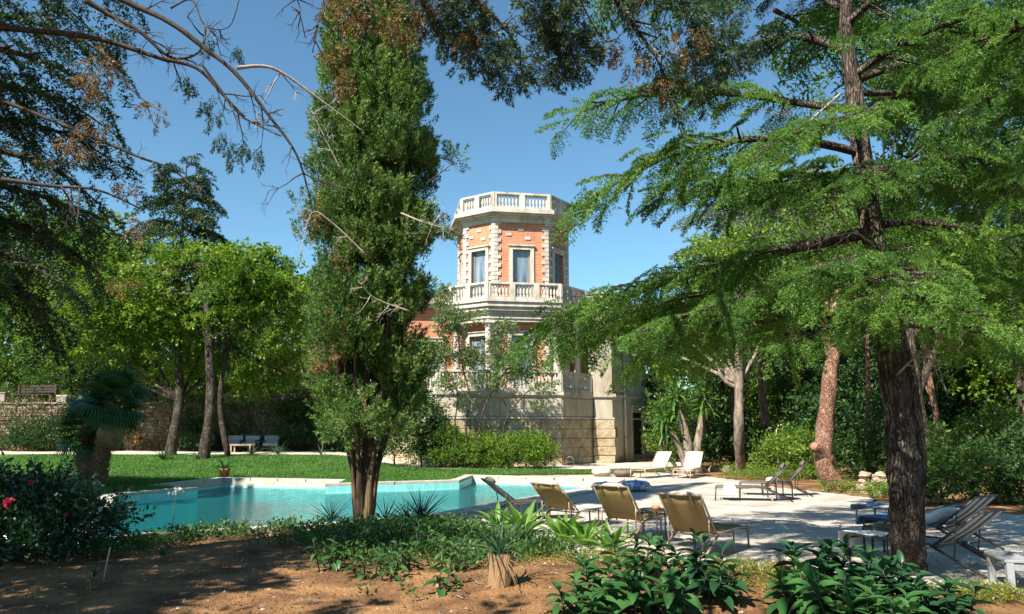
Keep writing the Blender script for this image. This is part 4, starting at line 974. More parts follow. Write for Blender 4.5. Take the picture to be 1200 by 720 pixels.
# ---- dark conifer at the left edge, branches reaching in from the left
tl = Vector((-8.6, 6.8, 0)); lef = empty('dark_conifer', tl, 0, 'dark conifer at the left edge with heavy boughs and long bare arching branches', 'tree')
def ll(*p): return P(*p) - tl
trunk('trunk', [(0, 0, -.3), (0, 0, .3), (.1, .1, 3), (.2, .2, 6), (.2, .3, 10)], .34, .08, 'bark', lef, 12, .2, 1.3)
for k in range(11):
    py0 = -60 + k*40; z = ll(-260, py0, 7.0).z; Y = 6.9 + (k*37 % 11)*.17; tipx = (150, 110, 140, 120, 135, 145, 115, 130, 110, 100, 70)[k]
    c0 = Vector((.1, .1, max(1.6, ll(-200, py0+20, 7.5).z)))
    make_bough(lef, [c0, ll(-80, py0-10, Y), ll(10, py0, Y+.2), ll(tipx*.6, py0+22, Y+.5), ll(tipx, py0+58, Y+.8)], .055, .62, 'cedar_dark', 'bark', CEDAR_AIRY, .50, .18, .17, .3, .4, 1.0)
cp = []
for k in range(12):
    rad = rng.uniform(.08, .16); n = 14; pts, dd = blob_points(ll(rng.uniform(40, 190), rng.uniform(50, 340), 7.0 + rng.uniform(-.2, .6)), (rad, rad, rad), n, .2); cp.append(scatter(PLUME, pts, unit(dd*.6 + [0, 0, -.6]), rng.uniform(.10, .18, n)))
V, T, r = join(cp); link('dry_foliage', tri_mesh('dry_foliage', V, T, r, 'dry'), lef)
bb = [([(-60, 20, 7.2), (0, 32, 7.3), (83, 40, 7.4), (133, 50, 7.5), (183, 67, 7.6), (230, 80, 7.7), (258, 108, 7.8), (287, 138, 7.9)], .045, 9),
      ([(60, -40, 7.0), (143, 0, 7.2), (200, 27, 7.3), (240, 57, 7.4), (277, 87, 7.5), (313, 133, 7.6), (347, 180, 7.7), (363, 232, 7.8)], .040, 9),
      ([(100, 0, 7.1), (127, 17, 7.2), (165, 38, 7.3), (200, 67, 7.4), (232, 62, 7.5), (242, 32, 7.5)], .03, 9),
      ([(277, 80, 7.5), (310, 78, 7.6), (335, 88, 7.7), (370, 113, 7.8), (428, 156, 8.0)], .022, 3),
      ([(-40, 100, 7.0), (0, 117, 7.1), (83, 150, 7.2), (160, 183, 7.3), (200, 198, 7.4), (230, 222, 7.4)], .028, 4),
      ([(-40, 205, 7.0), (0, 210, 7.0), (60, 218, 7.1), (115, 223, 7.2), (165, 245, 7.3)], .034, 6),
      ([(120, 60, 7.3), (145, 95, 7.4), (165, 115, 7.4), (187, 130, 7.4)], .014, 1),
      ([(200, 10, 7.3), (225, 0, 7.3), (240, 30, 7.3), (268, 32, 7.4), (280, 0, 7.4)], .012, 4),
      ([(236, 75, 7.5), (262, 110, 7.6), (285, 138, 7.7), (330, 160, 7.8)], .016, 8)]
for pts, r, n in bb:
    q = [ll(*p) for p in pts]
    if pts[0][0] < 110 and pts[0][0] != 100: q = [Vector((.15, .2, q[0].z - .5))] + q
    bare_branch(lef, q, r, n, .42, 'twig_pale' if r == .022 else 'twig')
cp = []
for (px, py) in ((217, 92), (222, 100), (243, 118), (252, 135), (258, 160), (268, 172), (275, 180), (290, 170), (300, 180), (245, 45), (135, 45), (140, 58), (150, 40), (280, 60)):
    n = 9; pts, dd = blob_points(ll(px, py, 7.6), (.06, .06, .11), n, .2); cp.append(scatter(PLUME, pts, unit(dd*.4 + [0, 0, -1]), rng.uniform(.10, .2, n)))
V, T, r = join(cp); link('foliage', tri_mesh('foliage', V, T, r, 'cedar_dark'), lef)
for k in range(3):                                                      # its crown outside the frame
    a = R(k*137.5); z = 4.4 + k*.42; L = 3.2 - k*.10; c0 = Vector((.1, .1, z))
    if math.cos(a) > .45: a += 1.6
    make_bough(lef, [c0, c0 + Vector((math.cos(a)*L*.5, math.sin(a)*L*.5, .2)), c0 + Vector((math.cos(a)*L, math.sin(a)*L, -.3))], .05, .95, 'cedar_dark', 'bark', CEDAR_LO, .8, .15, .36)

# ---- trees built from trunk, limbs and a clumped crown
def leafy_tree(name, label, base, tpts, r0, r1, crowns, mat='mid', barkm='bark', tpls=None, sc=.5, group=None, cat='tree', limbs=6, cname='crown'):
    b = Vector((base[0], base[1], gz(base[0], base[1]))); e = empty(name, b, 0, label, cat, group)
    pts = [Vector((0, 0, -.3)), Vector((0, 0, .1))] + [Vector(p) - b for p in tpts]
    if r0: trunk('trunk', pts, r0, r1, barkm, e, 12, .2, 1.35, 6)
    top = pts[-1]
    for c in crowns:
        cc, rad, nb, blob, per = c[:5]; kw = c[5] if len(c) > 5 else {}
        (V, T, r), cen = crown(Vector(cc) - b, rad, nb, blob, per, tpls or CLUST_S, sc, **kw)
        link(cname, tri_mesh(cname, V, T, r, kw.get('m', mat) if False else mat), e)
        if r0 and len(cen):
            for q in cen[rng.choice(len(cen), min(limbs, len(cen)), replace=False)]:
                i = random.randint(max(2, len(pts)-3), len(pts)-1); a = pts[i]; q = Vector(q)
                trunk('limb', [a, a.lerp(q, .4) + Vector((0, 0, .1)), a.lerp(q, .75) + Vector((0, 0, .1)), q], max(.02, r1*.7), .012, barkm, e, 6, .15, 1.0, 4)
    return e
# left: two bright umbrella-ish pines on the lawn and the mixed trees behind the terrace wall
leafy_tree('pine_tree', 'forked pale-trunked tree with bright green crown on the lawn left of the cypress', (-13.2, 33.5), [P(247, 470, 33.5), P(245, 400, 33.6), P(242, 345, 33.6), P(240, 310, 33.6)], .27, .12,
  [(P(240, 345, 34.2), (4.6, 2.4, 2.2), 80, .55, 46, {'upb': .6, 'base_var': .35}), (P(150, 345, 34.5), (3.0, 2.4, 2.6), 56, .55, 46, {'upb': .6, 'base_var': .35}), (P(325, 365, 34.5), (2.2, 2, 2.2), 44, .5, 44, {'upb': .6, 'base_var': .35}), (P(300, 430, 36), (2.4, 1.5, 1.7), 34, .5, 44, {'upb': .6})], 'bright', 'bark', CLUST, .46)
leafy_tree('pine_tree', 'slim leaning stem with light green crown just right of the forked tree', (-12.6, 34.6), [P(258, 470, 34.4), P(266, 410, 34.3), P(270, 350, 34.2)], .16, .07, [(P(285, 330, 34.4), (1.6, 1.6, 1.5), 18, .6, 44, {'upb': .6})], 'bright', 'bark', CLUST, .55, limbs=3)
leafy_tree('pine_tree', 'straight pale trunk under green canopy beside the terrace wall', (-15.3, 35.0), [P(210, 470, 35), P(208, 400, 35), P(206, 350, 35)], .28, .12, [(P(190, 400, 36.2), (3.6, 1.8, 2.2), 56, .55, 42, {'base_var': .35}), (P(110, 370, 36.5), (3.0, 2.4, 2.8), 56, .6, 42, {'base_var': .35})], 'bright', 'bark', CLUST, .48)
leafy_tree('broadleaf_tree', 'leafy mid green tree behind the wall at the left edge', (-24.0, 43), [Vector((-24, 43, 5.5)), Vector((-24, 43, 7))], .3, .12, [(P(50, 400, 43), (5.2, 3, 3.4), 90, .85, 44)], 'mid', 'bark', CLUST, .62)
leafy_tree('broadleaf_tree', 'dull green tree between pale trunks and cypress behind the terrace', (-13.5, 44), [Vector((-13.5, 44, 5.5)), Vector((-13.5, 44, 7))], .25, .12, [(P(330, 400, 44), (3.4, 2.6, 3.2), 60, .8, 44)], 'olive', 'bark', CLUST, .62)
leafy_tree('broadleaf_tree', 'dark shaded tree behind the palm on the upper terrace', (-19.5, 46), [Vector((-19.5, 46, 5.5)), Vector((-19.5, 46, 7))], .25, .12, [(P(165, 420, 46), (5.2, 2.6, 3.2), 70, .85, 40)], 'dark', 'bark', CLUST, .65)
leafy_tree('broadleaf_tree', 'tall green tree rising behind the dark conifer at far left', (-34, 56), [Vector((-34, 56, 8)), Vector((-34, 56, 11))], .4, .15, [(P(50, 320, 56), (6.5, 4, 5), 90, 1.2, 36)], 'mid', 'bark', CLUST_LO, .9)
leafy_tree('broadleaf_tree', 'yellowish green shrubby tree above the planter wall left of the cypress', (-12.2, 42.5), [Vector((-12.2, 42.5, 4)), Vector((-12.2, 42.5, 4.6))], .12, .05, [(P(345, 440, 42.5), (2.3, 1.4, 1.5), 34, .55, 40)], 'ochre', 'bark', CLUST, .5, limbs=3)
# far deodar with layered boughs against the sky
fb = Vector((-25.6, 58, gz(-25.6, 58))); fc = empty('deodar_tree', fb, 0, 'distant dark cedar with layered drooping boughs rising above the green crowns at left', 'tree')
trunk('trunk', [(0, 0, -.3), (0, 0, 4), (0, 0, 10), (0, 0, 19.5)], .45, .05, 'bark', fc, 8)
for k in range(27):
    a = k*2.4; z = 6 + k*.50; L = 6.6*(1 - k/30)**.75; c0 = Vector((0, 0, z)); make_bough(fc, [c0, c0 + Vector((math.cos(a)*L*.5, math.sin(a)*L*.5, .3)), c0 + Vector((math.cos(a)*L, math.sin(a)*L, -.5))], .06, 1.3, 'cedar_dark', 'bark', CEDAR_LO, 1.5, .1, .50)
gb = Vector((9.6, 33, gz(9.6, 33))); gc = empty('blue_cedar', gb, 0, 'blue-grey cedar with layered needles behind the green boughs right of the tower', 'tree')
trunk('trunk', [(0, 0, -.3), (0, 0, 4), (0, 0, 8), (0, 0, 12)], .35, .05, 'bark', gc, 8)
for k in range(20):
    a = k*2.4; z = 5 + k*.33; L = 4.1*(1 - k/26)**.7; c0 = Vector((0, 0, z)); make_bough(gc, [c0, c0 + Vector((math.cos(a)*L*.5, math.sin(a)*L*.5, .4)), c0 + Vector((math.cos(a)*L, math.sin(a)*L, .2))], .05, 1.0, 'blue_cedar', 'bark', CEDAR_LO, .8, .1, .42, .15, .1)
# right: pines on the far side of the deck
def bz(x, y): return gz(x, y)
leafy_tree('pine_tree', 'straight grey-barked pine with a bare side limb behind the white loungers', tuple(g2(868, 556)), [P(866, 500, 28), P(866, 450, 28), P(866, 400, 28), P(868, 330, 28)], .20, .13, [(P(880, 330, 29.8), (2.8, 1.8, 2.0), 44, .6, 44, {'upb': .4}), (P(800, 405, 31.0), (2.0, 1.3, 1.4), 30, .5, 40)], 'bright', 'bark_pale', CLUST, .5)
leafy_tree('pine_tree', 'second grey pine trunk between the white and the grey loungers', (11.1, 33.5), [P(895, 480, 33.5), P(893, 430, 33.5), P(896, 380, 33.6), P(900, 320, 33.6)], .22, .13, [(P(920, 290, 35), (3.4, 2.0, 2.8), 60, .65, 44, {'upb': .4})], 'bright', 'bark_pale', CLUST, .55)
leafy_tree('pine_tree', 'reddish flaky pine trunk with a pink sawn stump on its side', (8.75, 21.3), [P(965, 540, 21.3), P(968, 490, 21.4), P(974, 430, 21.5), P(980, 380, 21.6), P(984, 300, 21.8)], .29, .14, [(P(975, 310, 23), (2.0, 1.4, 1.6), 34, .5, 44, {'upb': .4}), (P(1010, 260, 23.2), (1.6, 1.3, 1.5), 22, .5, 40)], 'mid', 'bark_red', CLUST, .42)
leafy_tree('pine_tree', 'leaning brown trunk seen just behind the big cedar trunk', (10.0, 19.0), [P(1082, 520, 18.8), P(1074, 470, 18.6), P(1066, 400, 18.6), P(1062, 300, 18.8)], .22, .12, [(P(1110, 330, 19.5), (2.0, 1.6, 1.7), 30, .55, 44)], 'bright', 'bark', CLUST, .4)
for (o, pts, r) in (('x', ((866, 455, 28), (850, 447, 28), (842, 432, 28), (840, 415, 28)), .09), ('y', ((896, 440, 33.4), (915, 425, 33.2), (935, 418, 33)), .07), ('y2', ((893, 430, 33.4), (884, 420, 33.3), (878, 416, 33.2)), .07)):
    par = [q for q in COL.objects if q.name.startswith('pine_tree') and q.get('label', '').startswith('straight grey' if o == 'x' else 'second grey')][0]
    trunk('bare_limb', [P(*p) - par.location for p in pts], r, .03, 'bark_pale', par, 8, .2, 1.0)
rp_ = [q for q in COL.objects if q.get('label', '').startswith('reddish flaky')][0]
trunk('side_stub', [P(970, 538, 21.3) - rp_.location, P(962, 529, 21.15) - rp_.location, P(954, 523, 21.0) - rp_.location], .19, .12, 'bark_red', rp_, 10, .25, 1.0)
q0, q1 = P(954.5, 523.2, 21.0) - rp_.location, P(953.4, 522.4, 20.98) - rp_.location
MB().tube([q0, q1], .108, 14).build('sawn_face', 'sawn_wood', rp_)
# broadleaf masses right of the villa and across the right-hand background
right = [
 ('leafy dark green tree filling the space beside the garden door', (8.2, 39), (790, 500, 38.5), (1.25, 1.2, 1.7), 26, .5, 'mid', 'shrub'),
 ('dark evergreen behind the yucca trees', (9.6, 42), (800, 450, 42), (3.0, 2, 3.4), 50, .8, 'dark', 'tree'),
 ('dense green tree between the two grey pine trunks', (13.5, 44), (880, 440, 44), (3.6, 2.5, 4.2), 60, .9, 'mid', 'tree'),
 ('low dark bush under the first grey pine', (9.2, 32.5), (852, 520, 32.5), (1.4, .9, .8), 18, .4, 'dark', 'shrub'),
 ('lit green tree right of the second grey pine', (17, 42), (945, 430, 42), (3.4, 2.5, 4.0), 56, .9, 'mid', 'tree'),
 ('dark thicket tree behind the red-barked pine', (17.5, 36), (1010, 455, 36), (3.2, 2, 3.4), 50, .8, 'dark', 'tree'),
 ('bushy dark tree behind the big cedar trunk', (16.0, 28), (1110, 440, 28), (2.8, 1.8, 3.0), 56, .65, 'dark', 'tree'),
 ('light green tree at the right behind the cedar', (17.5, 27), (1160, 400, 26.5), (2.3, 1.6, 2.6), 50, .5, 'bright', 'tree'),
 ('deep green tree closing the right edge', (19.5, 26), (1230, 440, 26), (2.8, 2, 3.4), 56, .7, 'dark', 'tree'),
 ('tall dark tree high at the right edge', (22, 33), (1190, 300, 33), (4.6, 2.5, 4.5), 70, 1.0, 'dark', 'tree'),
 ('very tall dark tree filling the upper right corner behind the cedar', (16.5, 25), (1150, 130, 25), (4.0, 2.0, 3.6), 64, .8, 'dark', 'tree'),
 ('tall mid green tree high behind the cedar trunk', (12.6, 26), (1060, 60, 26), (2.6, 1.6, 2.4), 30, .7, 'mid', 'tree'),
 ('tall green tree behind the cedar crown', (20, 46), (1040, 330, 46), (5.5, 3, 5.5), 80, 1.2, 'mid', 'tree'),
 ('dark understorey tree low behind the red pine', (13.0, 30), (985, 500, 30), (1.9, 1.4, 1.3), 30, .5, 'dark', 'shrub'),
 ('pale yellow-green tree glimpsed above the left cedar bough', (13, 48), (930, 270, 48), (4.0, 3, 3.6), 50, 1.0, 'ochre', 'tree')]
for lab, b, (px, py, Y), rad, nb, bl, m, cat in right:
    c = P(px, py, Y)
    leafy_tree('broadleaf_tree' if cat == 'tree' else 'shrub', lab, b, [Vector((b[0], b[1], gz(*b) + max(.3, (c.z-gz(*b))*.55)))], .2 if cat == 'tree' else .05, .08 if cat == 'tree' else .03, [(c, rad, nb, bl, 44)], m, 'bark', CLUST if bl < 1 else CLUST_LO, .42 + bl*.2, cat=cat, limbs=4, cname='crown' if cat == 'tree' else 'foliage')
# a far wood that reads as one mass, closing the horizon all round the garden
cp = []; cen = []
for k in range(80):
    a = rng.uniform(R(15), R(165)); rr = rng.uniform(64, 96); x, y = rr*math.cos(a), rr*math.sin(a)
    cen.append((x, y, rng.uniform(2.0, 6.0) if -16 < x/y*60 < 16 else rng.uniform(3, 10)))
for x, y, h in cen:
    pts, dd = blob_points((x, y, h*.55), (4.5, 3, h*.65+1), 110, .7); cp.append(scatter(CLUST_LO, pts, unit(dd + [0, 0, .3]), rng.uniform(1.8, 2.8, 110), var=np.full(110, rng.uniform(-.3, .2))))
V, T, r = join(cp); tag(link('far_wood', tri_mesh('far_wood', V, T, r, 'mid')), 'far wood of mixed green trees closing off the garden', kind='stuff')
# off-frame pines on the left lawn whose shade falls on the grass
for x, y, h in ((-17.5, 17, 7.5),):
    leafy_tree('pine_tree', {22: 'shade pine left of the pool outside the picture', 28: 'shade pine near the wall outside the picture', 17: 'shade pine at the pool corner outside the picture'}[y], (x, y), [Vector((x, y, h*.5)), Vector((x+.3, y, h*.8))], .3, .12, [(Vector((x+.3, y, h)), (3.2, 3.0, 1.9), 44, .85, 34)], 'mid', 'bark', CLUST_LO, .8, limbs=3)

# ---- small magnolia-like tree in front of the terrace, oleander hedge below it
mb_ = (-1.9, 32.3)
mg = empty('garden_tree', (mb_[0], mb_[1], gz(*mb_)), 0, 'small open tree with grey-green leaves and thin crooked stems in front of the terrace', 'tree')
def lm(*p): return P(*p) - mg.location
for pts, r in ((((548, 545, 32.3), (546, 500, 32.3), (550, 465, 32.3), (540, 420, 32.3), (535, 380, 32.3)), .07), (((562, 545, 32.3), (562, 500, 32.2), (572, 468, 32.1), (590, 440, 32.1), (600, 425, 32)), .06), (((590, 545, 32.4), (590, 505, 32.3), (598, 483, 32.3), (615, 462, 32.2), (625, 455, 32.2)), .06), (((536, 545, 32.3), (533, 500, 32.4), (536, 460, 32.5), (520, 430, 32.6)), .05), (((598, 483, 32.3), (590, 470, 32.3), (580, 455, 32.2)), .04), (((598, 480, 32.3), (625, 480, 32.2), (640, 490, 32.1)), .03), (((562, 500, 32.2), (550, 480, 32), (542, 470, 31.9)), .04)):
    trunk('stem', [lm(*p) for p in pts], r*.8, .015, 'bark', mg, 8, .2, 1.1)
cp = []
for (px, py, rx, rz, n) in ((528, 378, .75, .7, 170), (520, 350, .55, .6, 80), (515, 415, .7, .6, 150), (552, 420, .7, .45, 130), (585, 408, .7, .40, 120), (590, 385, .6, .25, 60), (610, 440, .8, .30, 130), (570, 447, .9, .26, 110), (640, 455, .55, .22, 50), (525, 450, .6, .35, 90), (590, 425, .9, .3, 110), (618, 418, .45, .25, 50), (640, 432, .4, .2, 30), (560, 372, .3, .3, 30), (545, 470, .35, .2, 22), (628, 476, .4, .12, 16)):
    n = int(n*(2.0 if px < 557 and py < 430 else 1.15)); pts, dd = blob_points(lm(px, py, 32.3 + rng.uniform(-.5, .5)), (rx, .6, rz), n, .2); cp.append(scatter(CLUST, pts, unit(dd*.5 + rvec(n)*.6 + [0, 0, .2]), rng.uniform(.25, .42, n)))
V, T, r = join(cp); link('crown', tri_mesh('crown', V, T, r, 'olive'), mg)
for k, (px, rx, h, lab, m) in enumerate(((522, .85, 1.45, 'tall bright green oleander next to the cypress skirt', 'bright'), (560, .8, 1.25, 'rounded oleander below the small garden tree', 'bright'), (597, .9, 1.3, 'bright oleander with pinkish stems in the middle of the hedge row', 'bright'), (630, .75, 1.15, 'lower oleander ending the hedge at the terrace corner', 'bright'))):
    x, y = (px-600)/900*31.5, 32.9 - k*.15; z = gz(x, y)
    e = empty('oleander_bush', (x, y, z), 0, lab, 'bush', 'oleander bushes in front of the terrace')
    st = MB()
    for q in range(9): a = random.uniform(0, 6.3); st.tube([(0.1*math.cos(a), .1*math.sin(a), -.05), (rx*.45*math.cos(a), .4*math.sin(a), h*.6), (rx*.7*math.cos(a), .5*math.sin(a), h*.95)], [.02, .014, .006], 4)
    st.build('stem', 'bark_pale', e)
    (V, T, r), _ = crown((0, 0, h*.55), (rx, .75, h*.52), 34, .34, 46, CLUST_S, .34, upb=.7); link('foliage', tri_mesh('foliage', V, T, r, m), e)

leafy_tree('shade_tree', 'large tree left of the camera, outside the picture, shading the soil bed', (-9.0, 2.6), [Vector((-9.0, 2.7, 3.2)), Vector((-9.0, 2.9, 5.0))], .3, .15, [(Vector((-9.5, 3.0, 6.6)), (2.2, 2.3, 1.2), 32, .5, 26), (Vector((-5.6, 1.6, 6.8)), (2.0, 1.6, .8), 5, .36, 16)], 'mid', 'bark', CLUST_LO, .55, limbs=6)
bare_branch(cyp, [loc(P(500, 215, 13.2)), loc(P(520, 200, 13.3)), loc(P(533, 190, 13.4))], .014, 3, .2, 'twig', 'side_twig')

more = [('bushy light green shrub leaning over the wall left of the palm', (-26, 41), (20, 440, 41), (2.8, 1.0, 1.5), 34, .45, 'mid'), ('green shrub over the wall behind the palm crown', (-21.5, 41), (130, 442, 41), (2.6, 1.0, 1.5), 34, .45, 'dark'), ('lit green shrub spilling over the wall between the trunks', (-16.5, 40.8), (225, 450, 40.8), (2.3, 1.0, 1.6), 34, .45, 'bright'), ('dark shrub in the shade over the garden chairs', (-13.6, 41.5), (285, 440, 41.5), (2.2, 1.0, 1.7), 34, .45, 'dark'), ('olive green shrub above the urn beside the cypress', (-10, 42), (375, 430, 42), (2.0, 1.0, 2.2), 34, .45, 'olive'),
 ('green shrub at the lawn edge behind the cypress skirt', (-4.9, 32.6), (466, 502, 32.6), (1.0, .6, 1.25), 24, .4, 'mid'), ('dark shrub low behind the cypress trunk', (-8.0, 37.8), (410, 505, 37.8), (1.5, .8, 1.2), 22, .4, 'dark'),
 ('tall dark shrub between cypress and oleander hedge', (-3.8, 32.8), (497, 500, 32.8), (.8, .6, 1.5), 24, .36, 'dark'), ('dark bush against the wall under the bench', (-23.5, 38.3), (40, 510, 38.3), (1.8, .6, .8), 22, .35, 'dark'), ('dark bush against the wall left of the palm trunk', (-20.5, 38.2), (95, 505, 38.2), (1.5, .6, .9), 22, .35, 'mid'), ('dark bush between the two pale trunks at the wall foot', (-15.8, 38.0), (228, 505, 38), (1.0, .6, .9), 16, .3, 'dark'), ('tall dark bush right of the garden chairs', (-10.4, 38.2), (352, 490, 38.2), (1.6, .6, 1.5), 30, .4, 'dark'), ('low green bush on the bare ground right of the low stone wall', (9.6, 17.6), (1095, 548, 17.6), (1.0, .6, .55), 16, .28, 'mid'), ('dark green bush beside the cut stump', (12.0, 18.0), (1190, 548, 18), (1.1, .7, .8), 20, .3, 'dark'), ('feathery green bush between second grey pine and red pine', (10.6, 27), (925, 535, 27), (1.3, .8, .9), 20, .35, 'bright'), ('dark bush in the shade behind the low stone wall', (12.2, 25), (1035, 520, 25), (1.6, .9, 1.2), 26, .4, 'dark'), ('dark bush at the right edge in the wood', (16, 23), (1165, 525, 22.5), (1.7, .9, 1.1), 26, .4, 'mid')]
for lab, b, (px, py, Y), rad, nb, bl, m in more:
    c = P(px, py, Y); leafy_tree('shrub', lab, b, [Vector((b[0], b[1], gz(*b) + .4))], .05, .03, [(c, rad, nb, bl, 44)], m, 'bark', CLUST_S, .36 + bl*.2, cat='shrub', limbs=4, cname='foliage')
for k, (px, Y, r, lean, lab) in enumerate(((1010, 27, .10, .3, 'slim reddish trunk in the wood just right of the red pine'), (1098, 24, .12, -.5, 'slim trunk right of the big cedar trunk'), (1135, 30, .13, .2, 'slim reddish trunk in the deep shade at right'), (1180, 26, .11, -.2, 'slim dark trunk nearest the right edge'), (935, 36, .12, .2, 'slim trunk in the wood between second grey pine and red pine'))):
    x = (px-600)/900*Y; leafy_tree('wood_tree', lab, (x, Y), [Vector((x + lean*.4, Y, 2.5)), Vector((x + lean, Y, 5.5)), Vector((x + lean*1.2, Y, 7.5))], r, r*.5, [(Vector((x + lean, Y+.8, 7.4)), (1.8, 1.4, 1.5), 20, .5, 36)], 'mid', 'bark_red', CLUST, .45, 'slim trunks in the wood at the right', limbs=3)

# ================================================================ LEFT TERRACE WALL AND WHAT STANDS ON AND BEFORE IT
tw = empty('terrace_wall', (-18, 39.4, .5), 0, 'rough dry stone retaining wall half hidden by creepers behind the lawn', 'wall')
MB().box(-15, 11.5, -.05, .5, -.7, 2.36).build('wall_core', 'stone_wall_left', tw)
mb = MB()
z = -.3
while z < 2.3:
    x = -15; h = random.uniform(.14, .24)
    while x < 11.4:
        w = random.uniform(.2, .5); t = random.uniform(.04, .14)
        vs, fs = chamfer_box(x+.01, x+w-.01, -.05-t, 0, z+.01, z+h-.01, .03); vs = [v + Vector(rvec(1)[0])*.014 for v in vs]; mb.add(vs, fs); x += w
    z += h
tag(mb.build('stones', 'stone_wall_left', tw), kind='stuff')
for k in range(22):
    x = -15 + k*1.2; MB().box(x+.01, x+1.19, -.2, .55, 2.36, 2.36 + random.uniform(.09, .12), None, .02).build('coping_stone', 'stone_dark', tw)
def ivy(name, label, x0, x1, z0, z1, n, mat, y=39.15, thick=.3, sc=.22, cut=.0):
    x = rng.uniform(x0, x1, n); z = z0 + (z1-z0)*rng.uniform(0, 1, n); k = lump(x*1.3, z*2, 1.4) > cut; x, z = x[k], z[k]; m = len(x)
    pos = np.stack([x, y - rng.uniform(0, 1, m)*thick*(.4+.6*(lump(x, z, 2) > 0)), z], 1); d = unit(rvec(m) + [0, -.9, -.3])
    V, T, r = scatter(CLUST_S, pos, d, rng.uniform(.6, 1.3, m)*sc); tag(link(name, tri_mesh(name, V, T, r, mat)), label, None, None, 'stuff')
ivy('creeper', 'dry tan and green creeper stems matted over the terrace wall', -30, -13.2, .5, 3.2, 3800, 'creeper', cut=-.3, thick=.5, sc=.34)
ivy('ivy', 'dark green ivy covering the terrace wall behind the garden chairs', -16.5, -6.4, .5, 3.3, 4600, 'dark', cut=-.6, thick=.6)
ivy('ground_ivy', 'dark low bushes at the foot of the wall at far left', -30, -21, .5, 2.2, 1000, 'dark', 38.6, .8, .3, -.1)
def planter(x, w, h, label, mat='stone_dark', urn=False):
    z = 2.98; e = empty('planter', (x, 39.65, z), 0, label, 'planter')
    if urn: MB().lathe([(w*.28, 0), (w*.32, .05), (w*.2, .1), (w*.45, h*.55), (w*.5, h*.9), (w*.42, h)], 16).build('bowl', mat, e)
    else:
        MB().box(-w/2, w/2, -.2, .2, 0, h, None, .02).build('trough', mat, e); MB().box(-w/2-.03, w/2+.03, -.23, .23, h-.07, h+.005, None, .01).build('rim', mat, e)
    n = int(30*w) + 10; pos = np.stack([rng.uniform(-w*.4, w*.4, n), rng.uniform(-.15, .15, n), np.full(n, h)], 1)
    V, T, r = scatter(CLUST_S, pos, unit(rvec(n)*.6 + [0, 0, 1]), rng.uniform(.2, .4, n)); link('foliage', tri_mesh('foliage', V, T, r, 'mid'), e)
planter(-26.3, .8, .5, 'pale stone planter at the far left end of the wall')
planter(-23.0, .5, .35, 'small pale planter just right of the dark bench', 'stone_smooth')
planter(-14.45, .85, .42, 'pale trough planter between the pale trunks on the wall', 'stone_smooth')
planter(-12.3, 1.0, .4, 'long grey trough planter below the round clipped bush', 'stone_dark')
planter(-11.4, .8, .42, 'white trough planter right of the clipped bush', 'stone_white')
planter(-10.55, .7, .6, 'round pinkish urn on the wall left of the cypress', 'terracotta', True)
e = empty('garden_bench', (-24.6, 39.75, 2.93), 0, 'dark wooden bench standing on top of the wall at far left', 'bench')
for k in range(4): MB().box(-1.0, 1.0, -.22+.12*k, -.12+.12*k, .42, .46).build('slat', 'wood_dark', e)
for k in range(3): MB().box(-1.0, 1.0, .27, .30, .55+.14*k, .66+.14*k).build('back_slat', 'wood_dark', e)
for x in (-.95, .95):
    MB().box(x-.04, x+.04, -.22, -.14, 0, .42).build('leg', 'wood_dark', e); MB().box(x-.04, x+.04, .22, .27, 0, .98).build('leg', 'wood_dark', e)
tb = P(314, 462, 41); e = empty('clipped_bush', (tb.x, 41, 2.85), 0, 'round clipped yellow-green bush on the terrace above the wall', 'bush')
(V, T, r), _ = crown((0, 0, .75), (.85, .75, .62), 40, .26, 26, CLUST_S, .2, shell=.9); link('foliage', tri_mesh('foliage', V, T, r, 'ochre'), e); MB().tube([(0, 0, 0), (0, 0, .6)], .05, 6).build('stem', 'bark', e)
tb = P(338, 462, 41.5); e = empty('clipped_bush', (tb.x, 41.5, 2.85), 0, 'darker clipped bush beside the yellow-green round one', 'bush')
(V, T, r), _ = crown((0, 0, .6), (.7, .7, .6), 30, .26, 26, CLUST_S, .2, shell=.9); link('foliage', tri_mesh('foliage', V, T, r, 'dark'), e); MB().tube([(0, 0, 0), (0, 0, .6)], .05, 6).build('stem', 'bark', e)
# garden seats in front of the ivy
for px, lab in ((246, 'grey cushioned garden chair left of the forked trunk foot'), (280, 'grey cushioned garden chair beside the low pale table'), (298, 'garden chair with pale cushion third from the left'), (322, 'last garden chair at the right near the strap leaves')):
    x = (px-600)/900*38.0; e = empty('garden_chair', (x, 38.0, gz(x, 38.0)+.03), R(random.uniform(-15, 15)), lab, 'chair', 'garden chairs in front of the ivy wall')
    MB().box(-.36, .36, -.36, .30, .26, .42, None, .04).build('seat_cushion', 'cushion_grey', e); MB().box(-.36, .36, .22, .38, .40, .82, Matrix.Rotation(R(-10), 4, 'X'), .04).build('back_cushion', 'cushion_grey', e)
    MB().box(-.40, .40, -.38, .40, .20, .26).build('seat_frame', 'wood_dark', e)
    for sx in (-.37, .37):
        for sy in (-.34, .36): MB().box(sx-.03, sx+.03, sy-.03, sy+.03, 0, .2).build('leg', 'wood_dark', e)
        MB().box(sx-.04, sx+.04, -.34, .36, .5, .55).build('armrest', 'wood_dark', e)
        MB().box(sx-.03, sx+.03, -.34, -.28, .26, .5).build('arm_post', 'wood_dark', e)
x = (289-600)/900*36.6; e = empty('low_table', (x, 36.6, gz(x, 36.6)+.03), 0, 'low pale table in front of the grey garden chairs', 'table')
MB().box(-.5, .5, -.3, .3, .32, .37, None, .01).build('table_top', 'wood_pale', e)
for sx in (-.44, .44):
    for sy in (-.24, .24): MB().box(sx-.03, sx+.03, sy-.03, sy+.03, 0, .32).build('leg', 'wood_pale', e)

